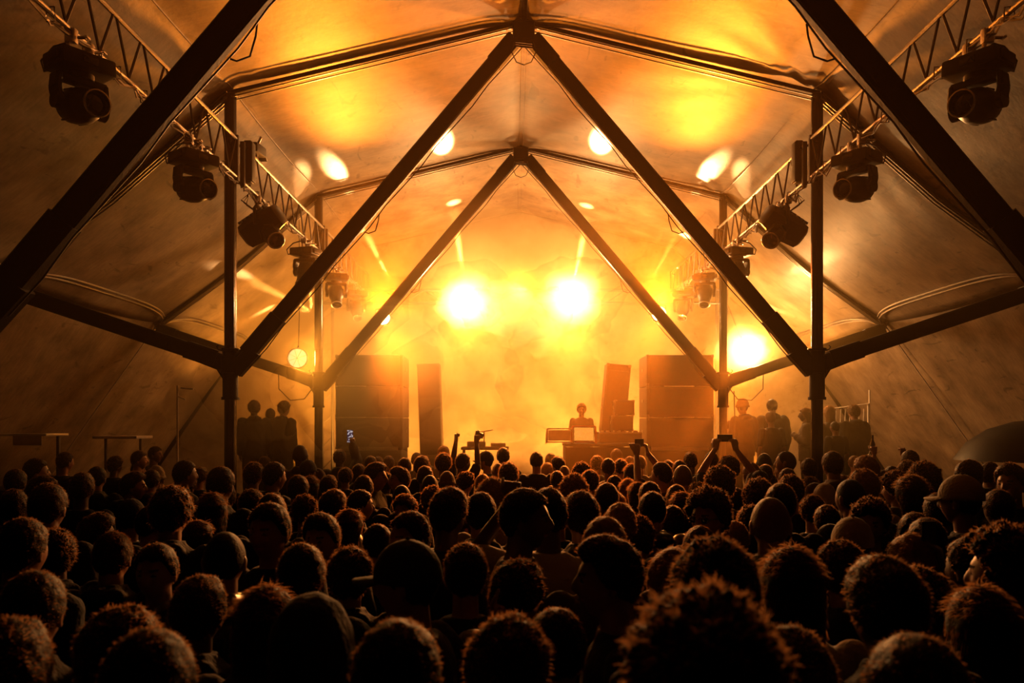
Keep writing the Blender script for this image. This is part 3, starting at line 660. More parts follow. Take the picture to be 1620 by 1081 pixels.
def head_bm(bm):
    gg = bmesh.ops.create_icosphere(bm, subdivisions=5, radius=1.0)
    for v in gg['verts']:
        d = v.co.copy(); x, y, z = d
        k = 1.0
        p = Vector((x*HAX[0], y*HAX[1], z*HAX[2]))
        if z < 0:                                   # jaw narrows, nape tucks in
            p.x *= 1-.30*(-z)**1.3; p.y -= .012*(-z) if y > 0 else -.030*(-z)
            if y > .3: p.y += .012*(-z)
        if y > 0: p.y -= .010*max(0, 1-abs(x)*1.5)*0
        q = Vector((x, y, z))
        nose = g(q, (0, .98, -.18), .16); bridge = g(q, (0, 1.0, .02), .13); brow = g(q, (.32, .9, .20), .22)+g(q, (-.32, .9, .20), .22)
        eye = g(q, (.36, .92, .03), .15)+g(q, (-.36, .92, .03), .15); lip = g(q, (0, .86, -.50), .15); chin = g(q, (0, .6, -.88), .25); cheek = g(q, (.5, .8, -.2), .22)+g(q, (-.5, .8, -.2), .22)
        sub = g(q, (0, .78, -.68), .12)
        p += d*(.026*nose+.010*bridge+.007*brow-.009*eye+.008*lip+.012*chin+.004*cheek-.004*sub)
        v.co = p+HC
    for s_ in (-1, 1):                              # ears
        rot = Matrix.Rotation(s_*-.35, 3, 'Z') @ Matrix.Rotation(-.15, 3, 'X')
        for (oy, oz, r, sx) in ((-.004, .006, .024, .35), (.0, -.018, .015, .45)):
            g2 = bmesh.ops.create_icosphere(bm, subdivisions=2, radius=1)
            for v in g2['verts']: v.co = rot @ Vector((v.co.x*r*sx, v.co.y*r*.75, v.co.z*r*1.15))+HC+Vector((s_*.080, -.008+oy, oz-.008))
def hand(bm, w, d, nrm, curl, spread=.12, fingers=None, side=1):
    "w wrist, d pointing direction, nrm palm normal (curl direction); five fingers; curl in radians per joint"
    d = Vector(d).normalized(); nrm = Vector(nrm); nrm = (nrm-d*nrm.dot(d)).normalized(); t = d.cross(nrm)*side
    w = Vector(w); k = w+d*.085
    for u in (-.028, -.010, .010, .028): tube(bm, [w+t*u*.6, k+t*u], [.019, .0125], 8); sphere(bm, k+t*u, .0125, 1)
    lens = (.066, .076, .071, .056)
    for i, L in enumerate(lens):
        u = (-.031, -.0105, .0105, .030)[i]; c = curl if fingers is None else fingers[i]
        p = k+t*u*1.02; a = 0.15*c; dr = (d+t*spread*(i-1.5)*.35).normalized(); pts = [p]
        for seg, f in ((.46, 1), (.31, 1), (.23, .8)):
            a += c*f; v = dr*math.cos(a)+nrm*math.sin(a); p = p+v*L*seg; pts.append(p)
        limb(bm, pts, (.0098, .0092, .0085, .0075), 8)
    b = w+d*.025-t*.020                                 # thumb leaves the side near the base of the palm
    v1 = (d*.75-t*.62+nrm*.22).normalized(); v2 = (d*.85-t*.15+nrm*(.3+.35*min(curl, 1.2))).normalized()
    limb(bm, [b, b+v1*.045, b+v1*.045+v2*.032, b+v1*.045+v2*.058], (.014, .0115, .0105, .0085), 8)
def finish(bm, voxel, smooth_it, name, mats, fold_amt=0, assign=None, dec=None):
    me = bpy.data.meshes.new(name); bmesh.ops.recalc_face_normals(bm, faces=bm.faces[:]); bm.to_mesh(me); bm.free()
    o = bpy.data.objects.new(name, me); COL.objects.link(o)
    r = o.modifiers.new('r', 'REMESH'); r.mode = 'VOXEL'; r.voxel_size = voxel
    s = o.modifiers.new('s', 'SMOOTH'); s.factor = .5; s.iterations = smooth_it
    if dec: q = o.modifiers.new('d', 'DECIMATE'); q.ratio = dec
    dg = bpy.context.evaluated_depsgraph_get(); m2 = bpy.data.meshes.new_from_object(o.evaluated_get(dg)); m2.name = name
    bpy.data.objects.remove(o); bpy.data.meshes.remove(me)
    n = len(m2.vertices); co = np.empty(n*3, np.float32); m2.vertices.foreach_get('co', co); co = co.reshape(-1, 3)
    if fold_amt:
        no = np.empty(n*3, np.float32); m2.vertices.foreach_get('normal', no); no = no.reshape(-1, 3)
        x, y, z = co.T; d = np.sin(z*38+6*np.sin(x*9+y*7))*.5+np.sin(x*45+z*22+4*np.sin(y*11))*.35+np.sin(y*50-z*17+3*np.sin(x*8))*.3
        co = co+no*(d*fold_amt)[:, None]; m2.vertices.foreach_set('co', co.astype(np.float32).ravel())
    m2.materials.clear()
    for m in mats: m2.materials.append(m)
    m2.polygons.foreach_set('use_smooth', [True]*len(m2.polygons))
    if assign:
        c = np.empty(len(m2.polygons)*3, np.float32); m2.polygons.foreach_get('center', c); m2.polygons.foreach_set('material_index', assign(c.reshape(-1, 3)).astype(np.int32))
    m2.update(); return m2
def face_paint(c):
    x, y, z = c[:, 0], c[:, 1]-HC.y, c[:, 2]-HC.z; idx = np.zeros(len(c)); ax = np.abs(x)
    idx[(y > .07) & ((ax-.030)**2/.0115**2+(z-.005)**2/.0048**2 < 1)] = 1
    idx[(y > .07) & (ax > .014) & (ax < .046) & (np.abs(z-.026+.0*ax) < .0035)] = 1
    idx[(y > .07) & (x**2/.022**2+(z+.058)**2/.0065**2 < 1)] = 2
    return idx
SH = {s: Vector((s*.185, -.01, 1.415)) for s in (-1, 1)}
POSES = {   # per arm (-1 = person's left hand side x<0): elbow, wrist, hand dir, palm normal, curl
 'down':   {-1: ((-.235, -.04, 1.13), (-.215, .07, .90), (0, .25, -1), (1, .1, 0), .35), 1: ((.235, -.04, 1.13), (.215, .06, .90), (0, .25, -1), (-1, .1, 0), .35)},
 'phone':  {-1: ((-.235, -.03, 1.14), (-.20, .10, .93), (0, .3, -1), (1, .1, 0), .4), 1: ((.25, .14, 1.60), (.17, .24, 1.84), (-.05, .1, 1), (-.5, .8, 0), .75)},
 'both':   {-1: ((-.26, .12, 1.60), (-.10, .24, 1.84), (.15, .1, 1), (.5, .8, 0), .8), 1: ((.26, .12, 1.60), (.10, .24, 1.84), (-.15, .1, 1), (-.5, .8, 0), .8)},
 'fists':  {-1: ((-.24, .06, 1.66), (-.20, .08, 1.92), (0, .05, 1), (.2, 1, 0), 1.35), 1: ((.24, .06, 1.64), (.17, .10, 1.90), (0, .05, 1), (-.2, 1, 0), 1.1)},
 'low_phone': {-1: ((-.235, -.04, 1.13), (-.215, .07, .90), (0, .25, -1), (1, .1, 0), .35), 1: ((.27, .12, 1.36), (.18, .30, 1.58), (-.05, .1, 1), (-.5, .8, 0), .75)},
 'fist':   {-1: ((-.34, .06, 1.46), (-.17, .10, 1.70), (.1, .05, 1), (.2, 1, 0), 1.35), 1: ((.235, -.04, 1.13), (.215, .06, .90), (0, .25, -1), (-1, .1, 0), .35)},
 'drink':  {-1: ((-.24, -.02, 1.15), (-.12, .17, 1.26), (.3, .5, .6), (.9, -.2, -.2), .8), 1: ((.235, -.04, 1.13), (.215, .06, .90), (0, .25, -1), (-1, .1, 0), .35)},
 'fingers':{-1: ((-.235, -.04, 1.13), (-.215, .07, .90), (0, .25, -1), (1, .1, 0), .35), 1: ((.30, -.12, 1.22), (.22, -.20, 1.44), (-.05, -.1, 1), (0, -1, 0), .2)},
}
BODY = {}
def build_pose(pose):
    arms = POSES[pose]; bm = BM(); head_bm(bm)
    loft(bm, [(.86, .155, .105, -.01), (.95, .162, .112, -.01), (1.06, .142, .098, 0), (1.18, .150, .102, 0), (1.30, .170, .112, -.005), (1.38, .178, .105, -.01), (1.44, .15, .08, -.015), (1.475, .085, .06, -.01)])
    tube(bm, [(0, -.012, 1.43), (0, .0, 1.50), (0, .008, 1.58)], [.066, .056, .055], 16)
    for s in (-1, 1):
        e, w_, hd, pn, c = arms[s]
        limb(bm, [SH[s], Vector(SH[s]).lerp(Vector(e), .5), e, Vector(e).lerp(Vector(w_), .4), w_], (.052, .047, .038, .037, .025))
        if pose == 'fingers' and s == 1: hand(bm, w_, hd, pn, .2, .9, (.12, .12, 1.4, 1.45), side=1)
        else: hand(bm, w_, hd, pn, c, side=1 if s > 0 else -1)
        limb(bm, [(s*.088, -.01, .90), (s*.10, .0, .68), (s*.105, .005, .48), (s*.11, -.02, .30), (s*.115, -.025, .09)], (.085, .075, .055, .052, .036))
        limb(bm, [(s*.115, -.04, .045), (s*.12, .05, .04), (s*.125, .13, .03)], (.04, .036, .026))
    body = finish(bm, .0065, 3, 'body_'+pose, [M['skin'], M['eye'], M['lip']], assign=face_paint)
    out = {'body': body}
    for kind, th, fa in (('shirt', .014, .0035), ('jacket', .030, .006)):
        bm = BM(); t = th
        loft(bm, [(.84, .165+t, .112+t, -.01), (.95, .166+t, .112+t, -.01), (1.06, .150+t, .100+t, 0), (1.18, .156+t, .104+t, 0), (1.30, .172+t, .112+t, -.005), (1.38, .176+t, .100+t, -.01), (1.435, .14+t, .075+t, -.015), (1.475+t*.4, .078+t*.6, .062+t*.6, -.01)])
        for s in (-1, 1):
            e, w_, *_ = arms[s]; e = Vector(e); w_ = Vector(w_)
            if kind == 'shirt': limb(bm, [SH[s], SH[s].lerp(e, .5), SH[s].lerp(e, .8)], (.054+t, .052+t, .050+t))
            else: limb(bm, [SH[s], SH[s].lerp(e, .5), e, e.lerp(w_, .5), e.lerp(w_, .92)], (.056+t, .052+t, .046+t, .044+t, .032+t))
        if kind == 'jacket': tube(bm, [(0, -.02, 1.44), (0, -.012, 1.52)], [.105, .082], 16); limb(bm, [(-.07, -.085, 1.47), (0, -.115, 1.485), (.07, -.085, 1.47)], (.038, .046, .038))
        out[kind] = finish(bm, .012, 2, kind+'_'+pose, [M['c_black']], fold_amt=fa)
    return out
TROU = None
def build_trousers():
    bm = BM(); t = .014
    loft(bm, [(.80, .155, .105, -.01), (.86, .160+t, .110+t, -.01), (.96, .160+t, .108+t, -.01), (1.0, .15, .10, -.01)])
    for s in (-1, 1):
        limb(bm, [(s*.088, -.01, .88), (s*.10, .0, .68), (s*.105, .005, .48), (s*.11, -.02, .30), (s*.115, -.025, .10)], (.088+t, .080+t, .062+t, .058+t, .055))
        limb(bm, [(s*.115, -.05, .045), (s*.12, .05, .045), (s*.125, .14, .037)], (.05, .046, .037))
    return finish(bm, .014, 2, 'trousers', [M['c_black']], fold_amt=.004)

def sm(a, b, x): t = max(0, min(1, (x-a)/(b-a))); return t*t*(3-2*t)
def hair_mesh(kind, seed=0):
    rr = random.Random(seed+11); T, amp, nsc, L, nstr, slen = {
        'buzz': (.005, .001, 20, 0, 500, .005), 'short': (.017, .004, 14, 0, 1800, .016), 'crop': (.022, .006, 10, 0, 2000, .020), 'wavy': (.032, .010, 9, 0, 2400, .026),
        'curly': (.040, .020, 11, 0, 3600, .026), 'afro': (.060, .022, 13, 0, 4200, .022), 'long': (.020, .005, 8, .30, 2600, .05), 'bob': (.026, .006, 8, .12, 2200, .03), 'bun': (.014, .004, 14, 0, 1200, .014), 'tail': (.013, .003, 14, 0, 1200, .014)}[kind]
    off = Vector((seed*7.1, seed*3.3, 1)); bm = BM(); bmesh.ops.create_icosphere(bm, subdivisions=5 if T < .03 else 6, radius=1.0); surf = []
    for v in bm.verts:
        d = v.co.normalized(); x, y, z = d
        th = -.58+.46*sm(-.75, .05, y)+.66*sm(.0, .75, y)+.05*math.sin(x*9+seed)
        h = sm(-.03, .13, z-th); top = sm(-.1, .8, z)
        n1 = noise.noise(d*nsc*.35+off)*1.0+noise.noise(d*nsc+off)*.6
        if kind in ('curly', 'afro'): n1 = noise.noise(d*nsc*.35+off)*.7+(0.55-noise.voronoi(d*nsc*.62+off)[0][0])*1.3
        tk = T*(.62+.5*top if kind in ('crop', 'short', 'curly', 'wavy') else 1)+amp*n1
        if kind == 'crop': tk += .016*sm(.2, .9, z)*sm(-.3, .7, y)
        r = h*tk-.012*(1-h)
        p = Vector((x*(HAX[0]+r), y*(HAX[1]+r), z*(HAX[2]+r)))
        if z < 0: p.x *= 1-.30*(-z)**1.3*(1-h if L else 1); 
        if z < 0 and y < .3 and not L: p.y += .030*(-z)*(1 if y < 0 else 0)
        if L and z < .1 and y < .42 and h > .3:
            s_ = sm(-.1, .75, -z); p.z -= L*s_*(1+.12*noise.noise(Vector((x*6, y*6, seed)))); p.x *= 1+.18*s_; p.y = p.y*(1+.05*s_)-.015*s_; p.x += .006*math.sin(math.atan2(y, x)*16)*s_
        v.co = p+HC
        if h > .6: surf.append((v.co.copy(), d.copy(), h))
    if kind == 'bun': sphere(bm, HC+Vector((0, -.055, .125)), .042, 3, (1, 1, .85))
    if kind == 'tail':
        sphere(bm, HC+Vector((0, -.105, .045)), .026, 3); limb(bm, [HC+Vector((0, -.11, .045)), HC+Vector((0, -.155, .0)), HC+Vector((0, -.155, -.10)), HC+Vector((.01, -.135, -.20)), HC+Vector((.01, -.125, -.26))], (.022, .030, .030, .022, .006))
    for p, d, h in (rr.choice(surf) for _ in range(int(nstr*1.1))):
        if L: dr = (d*.25+Vector((0, -.1, -.9)) if d.z < .4 else d*.35+Vector((rr.uniform(-1, 1), rr.uniform(-1, .3), -.2)))
        elif kind in ('curly', 'afro'): dr = d*.9+Vector((rr.uniform(-1, 1), rr.uniform(-1, 1), rr.uniform(-1, 1)))*.9
        else: dr = d*.65+Vector((rr.uniform(-.6, .6), rr.uniform(-.6, .9), rr.uniform(-.5, .25)))
        dr = dr.normalized(); l = slen*rr.uniform(.35, .95); s_ = dr.cross(Vector((rr.uniform(-1, 1), rr.uniform(-1, 1), rr.uniform(-1, 1)))).normalized()*.0009
        q = p-d*.004; m_ = q+dr*l*.55; e = m_+(dr+Vector((0, 0, -.5))+d*.1).normalized()*l*.45
        a, b, c, f, t2 = bm.verts.new(q-s_), bm.verts.new(q+s_), bm.verts.new(m_+s_), bm.verts.new(m_-s_), bm.verts.new(e)
        for ff in (bm.faces.new((a, b, c, f)), bm.faces.new((f, c, t2))): ff.material_index = 1
    me = bpy.data.meshes.new('hair_'+kind); bm.to_mesh(me); bm.free(); me.materials.append(M['h_black']); me.materials.append(M['h_wisp']); me.polygons.foreach_set('use_smooth', [True]*len(me.polygons)); return me
def hat_mesh(kind):
    bm = BM()
    if kind == 'cap':
        gg = bmesh.ops.create_icosphere(bm, subdivisions=4, radius=1.0)
        for v in gg['verts']:
            x, y, z = v.co; v.co = Vector((x*.094, y*.114-.004, max(z, -.12)*.120+.028))+HC
            if z > -.1: a = math.atan2(x, y); v.co -= v.co.normalized()*0+Vector((x, y, 0))*.0022*(1 if abs(math.sin(a*3)) < .12 else 0)
        n = 14; top, bot = [], []
        for i in range(n+1):
            a = -1.05+2.1*i/n; ix, iy = .088*math.sin(a), .100*math.cos(a); k = .085*math.cos(a*.95)**.6
            for rg, dz in ((top, .004), (bot, -.002)):
                rg.append((bm.verts.new(HC+Vector((ix, iy, .022+dz))), bm.verts.new(HC+Vector((ix*1.02, iy+k, .010+dz-.10*ix*ix/.01*.18)))))
        for i in range(n):
            bm.faces.new((top[i][0], top[i+1][0], top[i+1][1], top[i][1])); bm.faces.new((bot[i][1], bot[i+1][1], bot[i+1][0], bot[i][0])); bm.faces.new((top[i][1], top[i+1][1], bot[i+1][1], bot[i][1]))
        sphere(bm, HC+Vector((0, -.004, .150)), .008, 2)
    elif kind == 'beanie':
        gg = bmesh.ops.create_icosphere(bm, subdivisions=4, radius=1.0)
        for v in gg['verts']:
            x, y, z = v.co; a = math.atan2(y, x); v.co = Vector((x*.097, y*.118-.006, max(z, -.15)*.142+.022))+HC; v.co += Vector((x, y, 0))*.0018*math.sin(a*40)
        pr = [(k, z) for k, z in ((1.0, -.0), (1.08, .005), (1.09, .03), (1.0, .045))]; rings = []
        for k, z in pr: rings.append([bm.verts.new(HC+Vector((.096*k*math.cos(t), .116*k*math.sin(t)-.006, z+.0))) for t in [2*PI*i/40 for i in range(40)]])
        for A, B in zip(rings, rings[1:]):
            for i in range(40): bm.faces.new((A[i], A[(i+1) % 40], B[(i+1) % 40], B[i]))
    elif kind == 'bucket':
        pr = [(1.55, -.045), (1.50, -.045), (1.02, .012), (1.0, .05), (.88, .125), (.80, .140), (0, .145)]; rings = []
        for k, z in pr: rings.append([bm.verts.new(HC+Vector((.092*k*math.cos(t), .112*k*math.sin(t)-.004, z+.006*math.sin(t*3)*(k > 1.3)))) for t in [2*PI*i/36 for i in range(36)]])
        for A, B in zip(rings, rings[1:]):
            for i in range(36): bm.faces.new((A[i], A[(i+1) % 36], B[(i+1) % 36], B[i]))
    elif kind == 'hood':
        gg = bmesh.ops.create_icosphere(bm, subdivisions=5, radius=1.0)
        for v in gg['verts']:
            x, y, z = v.co; r = 1+.03*noise.noise(v.co*3)
            if y > .55: r *= max(.3, 1-(y-.55)*1.7)
            v.co = Vector((x*.108*r, min(y, .75)*.128*r-.012, z*.150*r-.0))+HC
            if z < -.3: v.co.x *= 1+.55*(-z-.3); v.co.z -= .02
    me = bpy.data.meshes.new(kind); bmesh.ops.recalc_face_normals(bm, faces=bm.faces[:]); bm.to_mesh(me); bm.free(); me.materials.append(M['c_black']); me.polygons.foreach_set('use_smooth', [True]*len(me.polygons)); return me
def shades_mesh():
    bm = BM()
    for s in (-1, 1):
        sphere(bm, HC+Vector((s*.033, .094, .004)), .024, 3, (1, .25, .72)); tube(bm, [HC+Vector((s*.055, .088, .008)), HC+Vector((s*.084, .03, .010)), HC+Vector((s*.086, -.01, .0))], .0025, 6)
    tube(bm, [HC+Vector((-.012, .104, .008)), HC+Vector((.012, .104, .008))], .003, 6)
    me = bpy.data.meshes.new('sunglasses'); bm.to_mesh(me); bm.free(); me.materials.append(M['lens']); me.polygons.foreach_set('use_smooth', [True]*len(me.polygons)); return me

TROU = build_trousers()
HAIR = {}; HATS = {}
def get_hair(k, seed):
    seed = seed % 2 if k in ('short', 'wavy', 'curly', 'crop', 'long') else 0
    if (k, seed) not in HAIR: HAIR[(k, seed)] = hair_mesh(k, seed)
    return HAIR[(k, seed)]
def get_hat(k):
    if k not in HATS: HATS[k] = shades_mesh() if k == 'sunglasses' else hat_mesh(k)
    return HATS[k]
def inst(name, me, parent, m=None):
    o = bpy.data.objects.new(name, me); COL.objects.link(o); o.parent = parent
    if m is not None: o.material_slots[0].link = 'OBJECT'; o.material_slots[0].material = m
    return o
HAIRW = {'buzz': 'shaved', 'short': 'short', 'crop': 'cropped', 'wavy': 'wavy', 'curly': 'curly', 'afro': 'big curly', 'long': 'long', 'bob': 'chin-length', 'bun': 'top-knotted', 'tail': 'ponytailed'}
TONE = {'k': ('h_black', 'black'), 'b': ('h_brown', 'brown'), 'f': ('h_fair', 'fair')}

# one row per person in view: px, top py, head width px, hair+tone, turn (0 back to us, 90 towards bar, -90 towards guests, 180 at us), clothing, pose, extra
CROWD = [r.split() for r in '''
52 725 30 short.k -60 j.black down
62 752 38 short.k -70 j.black down
217 713 20 short.b -80 s.black down
243 706 17 short.b -85 s.navy down
216 731 22 crop.b -60 s.black down
246 736 29 beanie.beige 0 j.black down
288 728 30 short.k -50 j.black down
315 739 25 crop.b 0 s.black down
355 738 42 short.k 0 j.black down
292 750 32 wavy.b 0 s.charcoal down
152 738 27 short.k 10 j.black down
128 748 38 crop.k 20 s.black down
238 743 26 short.k 0 j.navy down
206 746 34 crop.k -70 j.black down
400 732 30 wavy.k 0 s.black down
22 742 30 short.k 0 j.black down
20 775 46 crop.k 15 j.black down
82 765 50 short.b 0 s.black down
265 770 54 wavy.k 0 j.black down
325 780 50 long.k 10 s.black down
205 790 44 cap.black 0 s.black down
145 812 52 crop.b -30 s.black down
28 820 60 short.k 0 j.black down
90 838 60 wavy.k 30 j.black down
175 842 56 short.b 0 j.black down
232 800 46 short.k -40 s.red down
310 824 44 long.b -20 s.black down
365 843 66 buzz.k 10 leather down
263 858 60 short.k 180 s.black down
322 914 72 crop.b 0 j.black down
165 965 100 wavy.k -20 j.black down
60 905 80 short.k 0 j.black down
20 985 120 crop.k 10 j.black down
240 1000 110 short.k 0 j.black down
417 722 18 short.b -30 s.charcoal down
430 731 32 short.k -30 j.black down
475 704 23 buzz.b 20 j.brown down
537 711 21 crop.k 0 j.black phone
486 728 25 cap.charcoal 0 s.black down
585 721 19 short.k -20 s.black down
598 722 18 crop.k 20 j.black down
590 731 34 crop.k -90 j.olive down
470 752 32 short.k 0 j.black down
490 753 26 long.k 0 s.black down
518 752 30 crop.b 0 s.charcoal down
546 740 24 wavy.k 0 s.black down
567 734 19 bob.b 0 s.black down
428 781 48 short.k 0 j.black down
473 783 38 curly.b 0 s.black down
525 775 46 crop.k -20 leather down
437 794 60 short.k 170 s.black down
512 810 56 crop.k 165 s.charcoal down
548 806 42 long.k -30 s.black down
565 775 38 short.k -60 j.black down
642 782 42 wavy.k 160 s.black down
660 808 56 short.k 140 s.black down
706 772 62 crop.k -20 s.charcoal down
760 779 48 short.k 0 j.olive down
780 757 46 wavy.f 10 s.beige down
680 752 29 buzz.b 0 s.black down
672 737 26 short.b 0 s.black down
707 745 27 beanie.brown 0 s.black down
735 746 25 curly.k -40 s.charcoal down
730 717 22 short.k -40 s.black fists
701 717 25 wavy.k 0 s.black down
666 721 26 crop.k -20 j.black down
640 724 22 short.b 0 s.charcoal down
659 716 16 short.b 0 s.grey down
615 721 18 short.b 0 s.black down
636 738 32 crop.k 120 s.black down
771 714 21 cap.black 60 s.black down
796 708 20 short.k 0 s.black down
788 733 21 buzz.f 0 s.grey down
804 732 30 wavy.b 0 s.black down
702 705 18 short.f 0 s.grey down
763 750 25 short.f 0 s.brown down
635 768 29 buzz.k 0 j.black down
684 769 34 curly.b 0 s.black down
849 715 20 short.k 0 s.black down
871 717 18 short.b 0 s.grey down
885 722 22 crop.k 30 s.black down
976 710 17 short.f 0 s.navy down
945 721 20 wavy.k 0 s.black down
963 725 22 short.b 0 s.grey down
982 726 20 wavy.k 0 s.black down
997 722 17 short.f 0 s.beige down
1013 721 17 short.k 0 s.black down
1000 734 28 long.b 0 s.charcoal down
1043 731 29 short.b 50 s.brown both
1057 728 21 bob.k 0 s.black down
1076 728 22 short.k 0 s.charcoal down
1088 736 29 buzz.f 0 s.brown down
1093 715 23 crop.k 0 s.black down
1126 715 22 short.b 0 s.grey down
1134 737 36 curly.k 0 s.black down
1160 721 30 wavy.k 0 s.black both
1190 732 26 short.f 0 s.grey down
1210 717 23 beanie.olive 0 j.olive down
1197 745 28 cap.black 0 s.black down
1213 735 22 short.b 20 s.black down
1197 757 42 curly.b -10 s.black down
920 731 29 curly.k 0 s.charcoal down
893 737 21 buzz.f 0 s.beige down
866 732 19 bob.f 0 s.grey down
881 745 24 short.k 0 s.black down
917 750 38 curly.f 0 s.charcoal down
940 744 29 wavy.k 0 s.black down
965 752 21 short.k -20 s.black down
952 764 36 short.b 0 s.black down
977 778 22 bob.f -30 j.grey down
1000 758 32 long.f 0 s.black down
1016 763 28 long.b 0 s.black down
1036 762 36 short.b 0 j.black down
1078 767 31 short.k 0 s.charcoal down
1100 764 25 wavy.b 0 s.black down
1138 763 25 short.b 0 s.black down
1119 769 54 curly.b 130 s.black down shades
1157 772 31 short.b 0 s.charcoal down
833 772 62 short.k -90 s.black down
882 791 31 wavy.k 0 s.black down
922 778 56 crop.k 10 j.black down
985 797 52 crop.f 0 s.black down
958 818 62 short.f 0 s.brown down
1001 817 46 curly.b 0 s.black down
1032 778 47 short.k 0 leather down
1072 779 40 long.k 0 s.black down
960 847 92 crop.k 80 s.black down
1057 868 72 bob.f 10 s.charcoal down
1120 833 52 short.b 0 s.black down
1155 825 37 short.f 0 s.charcoal down
1153 855 100 wavy.k 0 j.black down
1232 788 60 buzz.f 0 j.black down
1120 936 172 curly.k 0 j.black down
1257 867 100 long.k 0 s.white down
1254 714 25 buzz.b 60 s.black drink
1316 714 27 short.k 0 j.brown down
1275 725 24 short.k 0 s.beige down
1352 721 18 short.f 0 s.black down
1374 721 34 crop.f 10 s.beige down
1360 743 40 wavy.f 0 s.beige down
1442 712 24 short.b 0 s.black down
1438 729 28 wavy.b 0 s.brown down
1463 730 38 curly.b -20 s.charcoal down
1528 727 33 short.k -70 j.black down
1565 731 28 short.b -50 j.black down
1602 732 42 crop.k 130 s.black down
1518 752 48 cap.beige 40 s.black down
1422 745 36 curly.b 40 s.black down
1437 752 46 long.b 20 s.black down
1398 744 19 short.k 0 s.black down
1355 759 42 buzz.k 20 j.charcoal down
1309 764 29 hood.beige 0 j.beige down
1331 752 26 short.f 0 j.beige down
1237 765 46 short.k 0 s.black down
1253 752 36 wavy.k 0 s.black down
1250 741 27 short.b 0 s.black down
1237 736 21 short.f 0 s.charcoal down
1276 755 27 wavy.b 0 s.black down
1286 784 34 wavy.b 0 s.black down
1388 786 52 curly.k 150 s.black down
1362 820 54 cap.beige 0 s.black down
1440 810 50 short.k 175 s.black down
1435 845 66 bob.f 0 s.black down
1592 830 80 curly.k 50 s.black down
1350 858 80 wavy.b 0 j.navy down
1412 884 96 crop.k 10 j.black down
1535 850 70 short.k 30 s.black low_phone
1480 780 46 short.k 0 s.black down
1575 775 44 short.b 0 s.white down
1480 900 80 wavy.k 20 j.black down
1560 930 90 long.k 0 j.black drink
655 856 82 cap.olive 75 s.black fingers
462 861 74 short.k 0 j.black down
487 940 96 hood.black 0 leather down
560 868 66 wavy.k 0 j.black down
750 862 76 crop.k 10 s.black down
800 888 70 wavy.k -30 leather down
400 930 90 long.k 0 j.black down
620 985 110 short.k 0 j.black down
780 980 110 wavy.k -10 j.black down
900 965 90 short.k 20 j.black down
1260 1000 110 crop.k 0 j.black down
1440 1010 120 short.k 0 j.black down
590 830 48 short.k 20 j.black down
868 772 50 short.k 0 s.white fist
575 752 30 short.b 10 s.black down
610 748 26 wavy.k 0 j.black down
840 800 40 long.k 0 s.black down
1060 800 40 short.k 0 s.black down
1190 800 46 wavy.k -20 s.black down
1320 800 44 crop.k 0 s.black down
1470 820 50 short.k 0 s.black down
355 765 34 short.k 0 j.black down
395 775 42 wavy.k 0 s.black down
100 715 20 short.b -20 s.black down
180 722 22 wavy.k -30 s.black down
'''.strip().splitlines()]
PLAT = [r.split() for r in '''
1176 629 20 beanie.brown 20 j.charcoal drink 13.2
1222 631 20 short.b 0 j.black down 13.4
1220 651 20 short.f 10 s.black down 12.5
1276 645 18 long.f 60 j.brown drink 12.9
1313 642 17 long.f 20 s.charcoal down 13.2
1352 640 18 wavy.b 10 j.black drink 13.0
1322 667 19 buzz.b 10 s.black down 12.2
1155 665 16 short.b 0 j.black down 13.3
402 633 20 wavy.b 20 j.black down 13.0
427 646 17 short.b 0 s.black down 13.5
448 634 18 wavy.k -20 j.black down 13.2
'''.strip().splitlines()]

people = []
for r in CROWD:
    px, py, w_ = float(r[0]), float(r[1]), float(r[2])
    d = FPX*(.165 if r[3].split('.')[0] in ('buzz', 'short', 'cap') else .185)/w_
    lo, hi = .06*FPX/(py-VPY), .52*FPX/(py-VPY); hi = min(hi, 11.7); lo = min(lo, hi-.2); d = max(lo, min(hi, d))
    lo, hi = max(lo, .78*d), min(hi, 1.34*d); hi = max(hi, lo+.05)
    people.append([px, py, d, lo, hi, r, px, 3+.14*w_])
for it in range(400):                               # nobody stands in anybody: shift along the view until shoulders clear
    mv = 0
    for i in range(len(people)):
        for j in range(i+1, len(people)):
            a, b = people[i], people[j]; dx = (a[0]-VPX)*a[2]/FPX-(b[0]-VPX)*b[2]/FPX
            if abs(dx) > .52: continue
            dy = a[2]-b[2]; need = .40*math.sqrt(max(0, 1-(dx/.52)**2))
            if abs(dy) < need:
                s_ = (need-abs(dy))*.3; sg = 1 if (dy > 0 or (dy == 0 and a[1] < b[1])) else -1
                a[2] = max(a[3], min(a[4], a[2]+sg*s_)); b[2] = max(b[3], min(b[4], b[2]-sg*s_)); mv += 1
                k_ = .35*(1 if dx > 0 else -1)*min(1, s_*8)/max(1, a[2]/4)*1.0
                if it > 60: a[0] = max(a[6]-a[7], min(a[6]+a[7], a[0]+k_)); b[0] = max(b[6]-b[7], min(b[6]+b[7], b[0]-k_))
    for a in people:                                # keep clear of posts and trestles
        x = CAM.x+(a[0]-VPX)*a[2]/FPX
        for qx, qy, qr in ((HX, YF[2], .30), (-HX, YF[2], .30), (HX, YF[1], .30), (-HX, YF[1], .30), (P(195, 0, 11.4).x, 11.4, .5), (P(1640, 0, 10.2).x, 10.2, .5)):
            if abs(x-qx) < qr and abs(a[2]-qy) < qr: a[2] = max(a[3], min(a[4], a[2]+(.05 if a[2] > qy else -.05)))
        if x < -5.5 and a[2] > 9.4: a[2] -= .03
    if mv == 0: break

